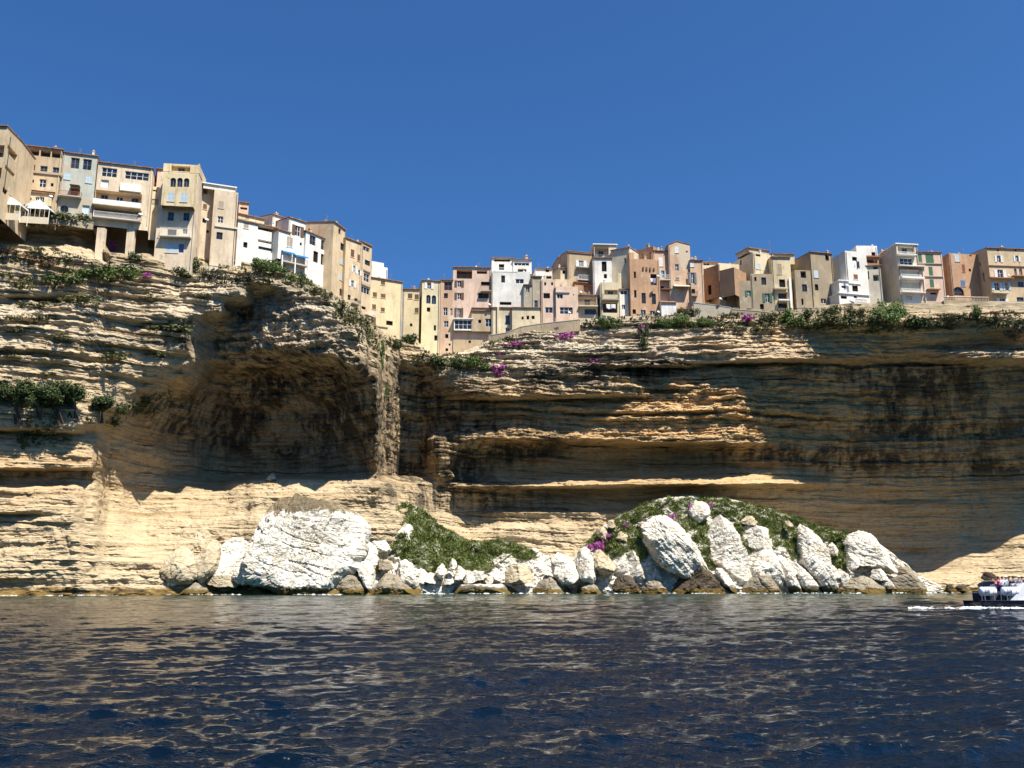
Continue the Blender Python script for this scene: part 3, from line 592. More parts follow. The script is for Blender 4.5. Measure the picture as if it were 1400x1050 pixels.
def shrubs(kind, shape, desc, items, surf=None, name='shrub', cat='shrub', fwd=.6):
    """items: (px, py, width px, height px) of the middle of each shrub"""
    items = sorted(items)
    for i, (a, b, w_, h_) in enumerate(items):
        p = surf(a, b+h_*.4) if surf else on_cliff(a, b+h_*.4)
        s = (p-CAM).length/F_PX; _v[0] += 1
        o = bpy.data.objects.new(name, shrub_mesh(kind, shape, _v[0] % 4)); COL.objects.link(o)
        sx_, sz_ = w_*s*.55, h_*s*(.9 if shape != 'hang' else .62)
        o.scale = (sx_, max(.8, min(sx_, 2.6)), sz_); o.location = p+Vector((0, -fwd*min(1.0, sx_*.4), -.12*sz_ if shape != 'hang' else h_*s*.35)); o.rotation_euler.z = random.Random(_v[0]).uniform(-.5, .5) + (math.pi if _v[0] % 2 else 0)
        tag(o, desc if len(items) == 1 else f'{desc}, {ORD[i]} from left', cat, None if len(items) == 1 else f'{desc}s')
shrubs('dry', 'mat', 'reddish hedge below the white canopies at the left edge', [(10,286,36,15)])
shrubs('olive', 'round', 'olive hedge bush on the wall below the balcony houses', [(45,292,28,14),(72,298,30,16),(97,300,30,18),(120,304,26,15)])
shrubs('dry', 'mat', 'dry reddish scrub bush on the left sunlit ledge', [(10,342,24,12),(52,354,46,17),(34,350,20,10)])
shrubs('green', 'mat', 'green scrub bush on the ledge below the pillar house', [(165,366,50,24),(135,374,46,16),(92,380,46,15),(112,372,30,14)])
shrubs('olive', 'mat', 'olive scrub bush at the far left cliff ledges', [(5,372,20,10),(25,386,26,12),(14,338,16,8)])
shrubs('dark', 'round', 'dark bush at the foot of a stone pillar under the balcony house', [(185,350,20,14)])
shrubs('dark', 'round', 'dark bush at the foot of the tower house', [(264,358,24,20),(247,371,28,14)])
shrubs('grey', 'mat', 'grey green scrub mat on the slope right of the tower house', [(288,372,30,12),(318,380,44,12),(345,378,40,12)])
shrubs('dark', 'hang', 'dark tree like bush arching over a niche in the pale stone house', [(304,345,32,22)])
shrubs('green', 'bush', 'large green bush below the blue awning terrace', [(366,362,56,26)])
shrubs('green', 'mat', 'green bush on the headland corner below the white houses', [(407,376,26,20),(420,384,18,12)])
shrubs('olive', 'mat', 'olive scrub on a shaded shelf of the left cliff', [(118,413,56,14),(58,418,50,9),(236,447,66,15),(150,486,60,14)])
shrubs('olive', 'hang', 'olive scrub hanging over the headland edge under the tall ochre house', [(448,408,26,20),(466,418,26,22),(482,428,26,24),(497,440,24,24),(505,458,18,28),(436,398,20,14)])
shrubs('green', 'hang', 'green climber hanging down the gully beside the lit rock rib', [(521,478,16,44),(528,520,12,40)])
shrubs('dark', 'round', 'dark bush in the gully under the yellow houses', [(545,470,22,16),(560,462,26,20),(600,494,34,20),(626,497,30,20)])
shrubs('green', 'round', 'green bush on the rock below the wooden veranda', [(648,494,30,18),(660,500,20,12)])
shrubs('dark', 'hang', 'dark green creeper hanging from the cliff edge below the orange house', [(880,452,20,44)])
shrubs('green', 'round', 'green bush beside the laundry house', [(836,441,34,15),(822,438,16,10)])
shrubs('green', 'bush', 'green bush on the slope right of the stepped orange house', [(910,438,36,22),(936,434,34,22),(960,440,34,18)])
shrubs('olive', 'mat', 'olive bush climbing the terrace wall beside the brown tiled hut', [(926,418,18,14),(945,424,22,14)])
shrubs('olive', 'mat', 'olive scrub along the cliff edge near the pink flowering bush', [(992,442,34,14),(1005,428,20,10),(1042,446,34,14),(1012,448,20,10)])
shrubs('green', 'round', 'green bush below the gap between the two tan stone houses', [(1076,430,26,22),(1084,442,36,14)])
shrubs('olive', 'mat', 'olive scrub along the cliff edge under the white dish house', [(1110,441,30,12),(1126,434,26,14),(1148,432,34,16),(1166,424,26,14),(1186,436,36,18),(1160,440,30,12)])
shrubs('green', 'bush', 'large bright green bush in front of the beige balcony tower', [(1222,424,62,46)])
shrubs('dark', 'round', 'dark green bush at the right foot of the large bright green bush', [(1250,440,36,20)])
shrubs('olive', 'mat', 'brownish hanging shrub at the left foot of the large bright green bush', [(1198,444,28,20)])
shrubs('olive', 'round', 'olive bush on the slope right of the pink flowering bush', [(1050,432,26,16),(1100,428,24,16),(1138,424,28,16),(1152,441,34,16),(1116,443,30,14)])
shrubs('olive', 'mat', 'olive scrub bush below the balustrade terrace', [(1290,440,30,12),(1312,432,30,12),(1352,436,26,12),(1380,442,34,14)])
shrubs('green', 'round', 'upright green bush in front of the balustrade terrace', [(1333,426,20,20)])
shrubs('grey', 'round', 'pale grey green bush at the right frame edge cliff', [(1385,452,26,22)])
shrubs('pink', 'hang', 'magenta bougainvillea hanging between the stone pillars', [(153,325,12,20)], name='flowering_shrub')
shrubs('pink', 'mat', 'small magenta flower clump on the ledge below the pillar house', [(201,375,13,8)], name='flowering_shrub')
shrubs('pink', 'hang', 'large magenta bougainvillea hanging on the cliff right of the gully', [(681,502,24,18)], name='flowering_shrub')
shrubs('pink', 'mat', 'magenta bougainvillea on the cliff below the pink house', [(775,454,20,16),(759,447,9,7),(766,459,18,8),(700,469,28,9),(686,481,12,6)], name='flowering_shrub')
shrubs('pink', 'mat', 'faint magenta flower patch low on the grey cliff', [(812,490,14,8)], name='flowering_shrub')
shrubs('pink', 'mat', 'magenta flowers at the top of the hanging dark creeper', [(876,446,11,14)], name='flowering_shrub')
shrubs('pink', 'round', 'rounded magenta flowering bush at the cliff edge', [(1021,435,24,11)], name='flowering_shrub')
def on_mound(M):
    def f(a, b):
        c = int(np.clip(np.searchsorted(M['px'], a), 0, len(M['px'])-1)); r = int(np.clip(np.searchsorted(M['py'][:, c], b), 0, M['py'].shape[0]-1)); return Vector(M['P'][r, c])
    return f
shrubs('pink', 'mat', 'pink flower patch on the rocky knoll', [(815,742,22,22),(828,732,12,10),(885,728,9,22),(914,705,16,16),(942,692,8,16),(964,689,14,9),(852,717,8,7)], on_mound(MOUND_R), 'flowering_shrub', fwd=2.6)
# trees on the left cliff shelf
def tree(label, a, b, w_, h_, seed, group):
    p = on_cliff(a, b+h_*.5); s = (p-CAM).length/F_PX; wd, ht = w_*s, h_*s; r_ = random.Random(seed); rs = np.random.RandomState(seed)
    root = empty('juniper_tree', p+Vector((0, -.2, -.3)), label, 'tree', group)
    m = MB(); L = []
    for i in range(4):
        x0 = r_.uniform(-.25, .25)*wd; tip = Vector((r_.uniform(-.42, .42)*wd, r_.uniform(-1.6, -.3), ht*r_.uniform(.55, .8)))
        m.tube([(x0, 0, -.8), (x0*.6+tip.x*.3, tip.y*.5, ht*.25), tip], [.17, .12, .05], 6)
        for k in range(4): L.append((tip.x+r_.uniform(-.22, .22)*wd, tip.y+r_.uniform(-.7, .7), tip.z+r_.uniform(-.16, .2)*ht, wd*r_.uniform(.16, .27), .9, ht*r_.uniform(.12, .24)))
    m.build('trunk', M_STEM, root)
    V, Q = leaf_cloud(rs, L, 4200, .18); np_mesh('crown', V, Q, ML['dark'], root)
TR = [(22,550,36,44),(52,547,44,40),(80,550,36,40),(106,549,44,40),(136,556,30,30)]
for i, q in enumerate(TR): tree(f'dark juniper on the left cliff shelf, {ORD[i]} from left', *q, 40+i, 'junipers on the left cliff shelf')
shrubs('olive', 'mat', 'small olive tuft on the sunlit strata of the left cliff', [(30,452,22,8),(88,462,26,8),(205,402,24,10),(275,402,24,8),(310,420,20,8),(60,508,26,8),(215,482,26,9),(20,486,18,7)])
shrubs('dark', 'mat', 'dark scrub trailing right from the juniper row', [(160,556,26,16),(180,551,18,12),(196,546,22,10),(150,572,30,16)])
shrubs('olive', 'hang', 'small green tuft on the wall below the juniper row', [(33,603,12,18)])
# ground cover nobody could count
def tufts(name, M, n, thr, size, mats, seed, noise_s=.35, hol=.9):
    rs = np.random.RandomState(seed); nr, nc_ = M['py'].shape; r = rs.randint(0, nr, n*6); c = rs.randint(0, nc_, n*6); p = M['P'][r, c]
    g = M['g'][r, c]*(1.0+hol*perlin(p[:, 0]*noise_s, p[:, 1]*noise_s, p[:, 2]*noise_s))+.25*perlin(p[:, 0]*1.1, p[:, 1]*1.1, p[:, 2]*1.1)
    p = p[g > thr][:n]; n = len(p); p = p+rs.randn(n, 3)*np.array([.15, .1, .1])
    clump = .6+.9*np.clip(perlin(p[:, 0]*.5, p[:, 1]*.5, p[:, 2]*.5+9)+.35, 0, 1.2)
    Vs = []
    for k in range(3):
        d = rs.randn(n, 3)*.45+np.array([0, -.55, .75]); d /= np.linalg.norm(d, axis=1)[:, None]; sd_ = np.cross(d, rs.randn(n, 3)); sd_ /= np.linalg.norm(sd_, axis=1)[:, None]
        L_ = (size*(.6+.8*rs.rand(n))*clump)[:, None]; wv = sd_*L_*.3
        b0 = p+rs.randn(n, 3)*.1; Vs.append(np.stack([b0-wv, b0+wv, b0+d*L_+wv*.25, b0+d*L_-wv*.25], 1))
    V = np.concatenate(Vs).reshape(-1, 3); o = np_mesh(name, V, np.arange(len(V)).reshape(-1, 4), mats); return o
M_GRASS = leaf_mat('bank_grass', (.15, .17, .045), (.21, .27, .065), (.31, .29, .12))
tag(tufts('grass', MOUND_L, 40000, .42, .24, M_GRASS, 1, .22, 1.3), 'green grass and low scrub on the slope right of the huge white block', 'grass', kind='stuff')
tag(tufts('grass', MOUND_R, 50000, .36, .25, M_GRASS, 2, .22, 1.3), 'green grass and low scrub on the right rocky knoll', 'grass', kind='stuff')
CG = np.zeros(py.shape)
for b in ((20,296,40,12),(90,302,50,12),(50,352,60,14),(130,376,70,16),(60,384,60,10),(290,374,60,14),(350,380,50,16),(400,380,40,14),(110,414,60,8),(40,440,60,8),(240,448,60,8),(150,486,50,8),
          (440,405,30,18),(480,430,30,24),(505,450,16,30),(540,470,40,16),(600,494,40,14),(640,496,40,10),(700,470,60,12),(820,442,40,8),(920,438,60,16),(1000,442,60,10),(1100,440,80,12),(1180,440,80,14),(1290,440,60,12),(1370,440,50,14),(70,575,60,10),(60,600,50,14),(180,560,50,12),(230,545,40,14),(1010,432,50,8),(1070,430,40,10),(1140,428,40,10),(960,425,40,16),(900,428,30,10)):
    CG += .95*np.exp(-(((pxg-b[0])/b[2])**2+((py-b[1])/b[3])**2)*1.2)
CM = dict(px=PX, py=py, P=GRID_XYZ, g=CG.clip(0, 1.1))
tag(tufts('scrub', CM, 26000, .52, .42, leaf_mat('cliff_scrub', (.08, .08, .03), (.12, .125, .045), (.17, .14, .075)), 3, .22), 'low dry scrub growing over the cliff ledges and edges', 'scrub', kind='stuff')
# moss and dry grass on top of the huge white block: real tufts on its crest
# ================================================================== HOUSES
def plaster(name, c, dirt=.5, stain=(.16, .12, .07), patch=None):
    t = NT(name); n = t.noise(t.scaled(.35, .35, .35), 1, 6, .6)
    col = t.ramp(n, [(.3, tuple(x*.82 for x in c)), (.52, c), (.72, tuple(min(.85, x*1.1) for x in c))])
    s1 = t.noise(t.scaled(1.5, 1.5, .16), 1, 5, .62)
    col = t.mix(t.ramp(s1, [(.52, 0.0), (.72, dirt)]), col, stain)
    s2 = t.noise(t.scaled(.9, .9, .7), 1, 7, .7)
    col = t.mix(t.ramp(s2, [(.3, dirt*.8), (.44, 0.0)]), col, tuple(x*.9 for x in stain))
    s4 = t.noise(t.scaled(.16, .16, .13, loc=(11, 2, 4)), 1, 6, .62); col = t.mix(t.ramp(s4, [(.46, 0.0), (.62, min(.7, dirt))]), col, tuple(x*.62+.02 for x in c))
    s5 = t.noise(t.scaled(.5, .5, .45, loc=(1, 8, 6)), 1, 6, .65); col = t.mix(t.ramp(s5, [(.6, 0.0), (.66, min(.55, dirt))]), col, tuple(min(.8, x*.5+.33) for x in c))
    if patch:
        s3 = t.noise(t.scaled(.28, .28, .22, loc=(5, 3, 1)), 1, 5, .6); col = t.mix(t.ramp(s3, [(.5, 0.0), (.56, .75)]), col, patch)
    t.bump(t.noise(t.scaled(3, 3, 3), 1, 6, .7), .35, .06)
    return t.done(col, .92, .15)
PL = dict(white=plaster('white_plaster', (.76, .73, .66), .5, (.40, .34, .25)), cream=plaster('cream_plaster', (.68, .57, .38), .5), pale=plaster('pale_stone_plaster', (.68, .55, .39), .6, (.20, .16, .11)),
  ochre=plaster('ochre_plaster', (.60, .46, .29), .5), tan=plaster('tan_plaster', (.50, .38, .24), .5), stone=plaster('bare_stone_wall', (.40, .32, .21), .6, (.13, .10, .07), (.30, .24, .17)),
  yellow=plaster('yellow_plaster', (.68, .55, .33), .42, (.40, .29, .13)), lemon=plaster('pale_yellow_plaster', (.68, .59, .37), .4, (.42, .33, .15)), pink=plaster('pink_plaster', (.68, .50, .38), .5, (.34, .24, .16)),
  orange=plaster('orange_plaster', (.52, .32, .19), .55, (.24, .13, .07)), rose=plaster('pale_orange_plaster', (.62, .41, .27), .5, (.30, .19, .11), (.62, .52, .38)), brown=plaster('brown_and_shade_render', (.40, .24, .14), .45, (.18, .11, .07)),
  grey=plaster('grey_lichen_plaster', (.42, .36, .26), .6, (.14, .12, .08), (.48, .42, .33)), bluegrey=plaster('blue_grey_plaster', (.46, .47, .40), .4, (.26, .22, .15), (.46, .38, .27)), beige=plaster('beige_plaster', (.60, .53, .41), .4, (.30, .26, .2)),
  stainy=plaster('yellow_stained_plaster', (.66, .54, .34), .85, (.36, .24, .06)))
def tile_mat():
    t = NT('clay_roof_tiles'); n = t.noise(t.scaled(1.2, 1.2, 1.2), 1, 5); col = t.ramp(n, [(.3, (.22, .11, .06)), (.55, (.36, .19, .10)), (.75, (.44, .30, .19))])
    wv = t.n('ShaderNodeTexWave', wave_type='BANDS', bands_direction='X', Scale=2.2, Distortion=.4); t.t.links.new(t.pos(), wv.inputs[0]); t.bump(wv.outputs[1], .8, .08); return t.done(col, .85, .2)
M_TILE = tile_mat()
def glass_mat():
    t = NT('dark_window_glass'); n = t.noise(t.scaled(.7, .7, .7), 1, 2); return t.done(t.ramp(n, [(.35, (.012, .014, .018)), (.65, (.035, .04, .05))]), .08, .5)
M_GLASS = glass_mat()
M_LOGGIA = simple('shaded_brown_loggia_wall', (.14, .085, .055), .9, .1)  # brown wall colour, darkened to carry the loggias' inner shade
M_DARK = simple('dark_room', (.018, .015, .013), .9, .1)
TRIM = {k: simple(f'{n} paint', c, .6, .3, .12) for k, n, c in (('w', 'white', (.78, .77, .74)), ('b', 'brown', (.16, .085, .045)), ('g', 'green', (.07, .17, .09)), ('l', 'light blue', (.50, .60, .66)), ('y', 'grey', (.20, .21, .23)), ('k', 'dark', (.045, .035, .03)), ('p', 'pale wood', (.42, .33, .24)), ('u', 'blue', (.10, .19, .38)), ('r', 'red brown', (.26, .10, .06)), ('t', 'terracotta', (.36, .19, .11)), ('c', 'cream', (.60, .52, .38)), ('s', 'concrete', (.45, .41, .35)))}
Z = {1: (0,160,6.178), 2: (160,200,5.835), 3: (320,270,5.832), 4: (490,330,6.175), 5: (650,330,6.667), 6: (820,320,7.368), 7: (960,320,5.833), 8: (1180,310,6.364), 0: (0,0,1.0)}
def zp(zk, x, y): o = Z[zk]; return o[0]+x/o[2], o[1]+y/o[2]
YH = ([-30,37,87,134,209,223,275,326,382,395,418,450,456,473,495,509,551,570,600,1420], [157,165,167,169,172,172.5,176,180,185,184.5,187,190,191,195,199,203,207,210,212,212])
def tan_el(py): b = (525-py)/F_PX; return (SP+b*CP)/(CP-b*SP)
def hit(px, py, P0, n):
    r = ray(px, py); return CAM+r*((P0-CAM).dot(n)/r.dot(n))
class Panel:
    """one outer wall plane: runs from P0 along d, outside is n"""
    def __init__(s, P0, d, length, z0, z1): s.P0, s.d, s.L, s.z0, s.z1 = P0, d, length, z0, z1; s.n = Vector((d.y, -d.x, 0))
    def uv(s, px, py): h = hit(px, py, s.P0, s.n); return (h-s.P0).dot(s.d), h.z
    def at(s, u, z, o=0): p = s.P0+s.d*u+s.n*o; return Vector((p.x, p.y, z))
def wall_panel(mb, P, ops, rev=.28):
    """the wall face with real holes and reveals"""
    us = sorted({0, P.L}|{v for o in ops for v in (o[0], o[2])}); zs = sorted({P.z0, P.z1}|{v for o in ops for v in (o[1], o[3])})
    for i in range(len(us)-1):
        for j in range(len(zs)-1):
            uc, zc = (us[i]+us[i+1])/2, (zs[j]+zs[j+1])/2
            if any(o[0] < uc < o[2] and o[1] < zc < o[3] for o in ops): continue
            mb.poly([P.at(us[i], zs[j]), P.at(us[i+1], zs[j]), P.at(us[i+1], zs[j+1]), P.at(us[i], zs[j+1])])
    for a, b, c, d, dep, arch, kk in ops:
        q = -dep
        mb.poly([P.at(a, b), P.at(a, b, q), P.at(a, d, q), P.at(a, d)]); mb.poly([P.at(c, b, q), P.at(c, b), P.at(c, d), P.at(c, d, q)])
        mb.poly([P.at(a, d, q), P.at(c, d, q), P.at(c, d), P.at(a, d)]); mb.poly([P.at(a, b), P.at(c, b), P.at(c, b, q), P.at(a, b, q)])
        if dep > .6 and kk != 'q': mb.poly([P.at(a, b, q), P.at(c, b, q), P.at(c, d, q), P.at(a, d, q)])
        if arch:
            r_ = (c-a)/2; m_ = (a+c)/2; z_ = d-r_; pts = [P.at(m_+r_*math.cos(t_), z_+r_*math.sin(t_)) for t_ in [k*math.pi/10 for k in range(11)]]
            for k in range(5): mb.poly([P.at(c, d), pts[k+1], pts[k]])
            for k in range(5, 10): mb.poly([P.at(a, d), pts[k+1], pts[k]])
            mb.poly([P.at(c, d), P.at(m_, d), pts[5]]) ; mb.poly([P.at(m_, d), P.at(a, d), pts[5]])
def bar(mb, P, u0, u1, z0, z1, o0, o1): mb.box(P.P0-Vector((0, 0, P.P0.z)), P.d, P.n, u0, u1, o0, o1, z0, z1)
def louvre(mb, P, u0, u1, z0, z1, o):
    bar(mb, P, u0, u1, z0, z1, o, o+.04); f = .07
    for a, b in ((u0, u0+f), (u1-f, u1)): bar(mb, P, a, b, z0, z1, o+.041, o+.065)
    for a, b in ((z0, z0+f), (z1-f, z1), ((z0+z1)/2-f/2, (z0+z1)/2+f/2)): bar(mb, P, u0+f, u1-f, a, b, o+.041, o+.062)
    k = int((z1-z0)/.16)
    for i in range(1, k): z = z0+(z1-z0)*i/k; bar(mb, P, u0+f, u1-f, z-.03, z+.012, o+.04, o+.056)
def window(root, P, a, b, c, d, col, dep, nm=2, tr=1, glass=None, arch=False, name='window'):
    mb = MB(); f = min(.08, (c-a)*.12); q = -dep+.02
    if arch:
        r_ = (c-a)/2; m_ = (a+c)/2; z_ = d-r_; base = [P.at(c, b, q), P.at(c, z_, q)]+[P.at(m_+r_*math.cos(t_), z_+r_*math.sin(t_), q) for t_ in [k*math.pi/8 for k in range(1, 8)]]+[P.at(a, z_, q), P.at(a, b, q)]
        mb.tube(base, f*.7, 4); bar(mb, P, m_-f*.4, m_+f*.4, b, d-.05, q-.03, q+.04); bar(mb, P, a, c, z_-f*.4, z_+f*.4, q-.02, q+.03)
    else:
        bar(mb, P, a, a+f, b, d, q-.04, q+.04); bar(mb, P, c-f, c, b, d, q-.04, q+.04); bar(mb, P, a+f, c-f, b, b+f, q-.04, q+.04); bar(mb, P, a+f, c-f, d-f, d, q-.04, q+.04)
        for i in range(1, nm): u = a+(c-a)*i/nm; bar(mb, P, u-f*.5, u+f*.5, b+f, d-f, q-.035, q+.035)
        for i in range(1, tr): z = b+(d-b)*i/tr; bar(mb, P, a+f, c-f, z-f*.3, z+f*.3, q-.03, q+.03)
    o = mb.build(name, TRIM[col], root, root.location)
    pb = MB(); pb.poly([P.at(a, b, q-.01), P.at(c, b, q-.01), P.at(c, d, q-.01), P.at(a, d, q-.01)]); pb.build('pane', glass or M_GLASS, o, root.location)
    return o
def railing(mb, P, a, c, z0, z1, o, sides=None, step=.16):
    bar(mb, P, a, c, z1-.05, z1, o-.03, o+.03); bar(mb, P, a, c, z0+.04, z0+.08, o-.02, o+.02)
    k = max(2, int((c-a)/step))
    for i in range(k+1): u = a+(c-a)*i/k; bar(mb, P, u-.014, u+.014, z0+.08, z1-.05, o-.014, o+.014)
    if sides:
        for u in (a, c):
            bar(mb, P, u-.025, u+.025, z1-.05, z1, sides, o-.03)
            for i in range(1, 4): q = sides+(o-sides)*i/4; bar(mb, P, u-.014, u+.014, z0, z1-.05, q-.014, q+.014)
def fit(P, e, zk):
    (u0, z1), (u1, z0) = P.uv(*zp(zk, e[1], e[2])), P.uv(*zp(zk, e[3], e[4]))
    if u0 > u1: u0, u1 = u1, u0
    if z0 > z1: z0, z1 = z1, z0
    return u0, z0, u1, z1
HOLE = dict(w=.22, d=.3, g=.2, a=.3, r=1.6, x=.25, h=.2, W=.22, q=1.3)
def dress(root, P, wins, zk, wallmat, mb, extra=None):
    """openings, shutters, balconies and ledges of one wall, given as photo rectangles"""
    ops = []; todo = []
    for e in wins:
        k = e[0]; opt = e[5] if len(e) > 5 else None; a, b, c, d = fit(P, e, e[6] if len(e) > 6 else zk)
        if k in 'oO': w_ = (c-a); ha, hc = a+w_*.27, c-w_*.27
        else: ha, hc = a, c
        if k in 'wdgarxhWosq':
            m_ = .06; A, C = max(m_, ha), min(P.L-m_, hc); B, D = max(P.z0+m_, b), min(P.z1-.05, d)
            if C-A < .15 or D-B < .2: continue
            if any(A < o[2] and C > o[0] and B < o[3] and D > o[1] for o in ops):
                continue
            dep = HOLE.get(k, .22); dep = opt if k in 'rq' and isinstance(opt, float) else dep
            ops.append((A, B, C, D, dep, k == 'a', k)); todo.append((k, A, B, C, D, opt, dep))
        else: todo.append((k, a, b, c, d, opt, 0))
        if k in 'oO':
            sb = a, ha, hc, c
            for i, (p, q) in enumerate(((a, ha-.03), (hc+.03, c))):
                s_ = MB(); louvre(s_, P, p, q, b-.02, d+.02, .03); s_.build('shutter', TRIM[opt or 'b'], root, root.location)
    wall_panel(mb, P, ops)
    for k, a, b, c, d, opt, dep in todo:
        if k in 'oO': window(root, P, a, b, c, d, 'w', dep, 2, 2)
        elif k == 'w': window(root, P, a, b, c, d, opt or 'w', dep, 2 if c-a > .55 else 1, 2 if d-b > 1.3 else 1)
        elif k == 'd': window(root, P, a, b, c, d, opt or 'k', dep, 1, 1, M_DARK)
        elif k == 'a': window(root, P, a, b, c, d, opt or 'y', dep, arch=True)
        elif k == 'g': window(root, P, a, b, c, d, opt or 'w', dep, max(2, round((c-a)/1.0)), 2 if d-b > 1.6 else 1)
        elif k == 'x': window(root, P, a, b, c, d, opt or 'b', dep, 1, 1, TRIM[opt or 'b'], name='door')
        elif k == 's':
            s_ = MB(); m_ = (a+c)/2
            for p, q in ((a+.01, m_-.01), (m_+.01, c-.01)):
                sb = MB(); louvre(sb, P, p, q, b+.01, d-.01, -.06); sb.build('shutter', TRIM[opt or 'b'], root, root.location)
            fb = MB(); bar(fb, P, a-.1, c+.1, b-.12, b-.003, 0.003, .09); fb.build('window_sill', wallmat, root, root.location)
        elif k == 'q':
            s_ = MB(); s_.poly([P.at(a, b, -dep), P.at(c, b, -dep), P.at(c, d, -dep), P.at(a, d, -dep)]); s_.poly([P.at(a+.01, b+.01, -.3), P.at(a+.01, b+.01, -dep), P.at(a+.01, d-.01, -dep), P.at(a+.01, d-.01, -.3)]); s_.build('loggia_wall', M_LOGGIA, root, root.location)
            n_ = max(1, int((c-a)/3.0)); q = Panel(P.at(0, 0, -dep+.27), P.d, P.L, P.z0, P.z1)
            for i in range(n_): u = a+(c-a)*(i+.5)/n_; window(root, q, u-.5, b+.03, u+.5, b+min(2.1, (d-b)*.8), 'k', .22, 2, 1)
        elif k == 'r':
            n_ = max(1, int((c-a)/2.6)); q = Panel(P.at(0, 0, -dep+.28)-Vector((0, 0, 0)), P.d, P.L, P.z0, P.z1)
            for i in range(n_):
                u = a+(c-a)*(i+.5)/n_; hw = min(.65, (c-a)/n_*.32); window(root, q, u-hw, b+.05, u+hw, b+min(2.1, (d-b)*.85), 'w' if i % 2 else 'y', .22, 2, 2)
        elif k in 'bB':                                   # balcony: railing b, solid parapet B
            s_ = MB(); o_ = 1.0; bar(s_, P, a, c, b-.06, b+.12, .003, o_); sl_ = s_.build('balcony', wallmat if k == 'B' else TRIM['s'], root, root.location)
            r_ = MB()
            if k == 'B': bar(r_, P, a, c, b+.12, d, o_-.12, o_-.002); bar(r_, P, a, a+.1, b+.12, d, .003, o_-.12); bar(r_, P, c-.1, c, b+.12, d, .003, o_-.12)
            else: railing(r_, P, a+.05, c-.05, b+.12, d, o_-.08, .02)
            r_.build('railing', TRIM[opt or 'k'], sl_, root.location)
        elif k == 'R': r_ = MB(); railing(r_, P, a, c, b, d, .05); r_.build('railing', TRIM[opt or 'w'], root, root.location)
        elif k == 'C': s_ = MB(); bar(s_, P, a, c, b, max(d, b+.14), .003, .22); s_.build('cornice', TRIM[opt or 's'], root, root.location)
        elif k == 'S': s_ = MB(); bar(s_, P, a, c, b, max(d, b+.16), .003, 1.1); s_.build('balcony_slab', TRIM[opt or 's'], root, root.location)
        elif k == 'P': s_ = MB(); bar(s_, P, a, c, b, d, .003, .4); s_.build('pilaster', TRIM[opt] if opt else wallmat, root, root.location)
        elif k == 'N':
            s_ = MB(); u = P.at(a, d, .02), P.at(c, d, .02), P.at(c, b, 1.5), P.at(a, b, 1.5); s_.hexa([p-Vector((0, 0, .04)) for p in u]+list(u)); s_.build('sunblind', TRIM[opt or 'c'], root, root.location)
        elif k == 'V':                                    # hanging downpipe
            s_ = MB(); s_.tube([P.at((a+c)/2, b, .09), P.at((a+c)/2, d, .09)], .06); s_.build('drainpipe', TRIM[opt or 'k'], root, root.location)
    return ops
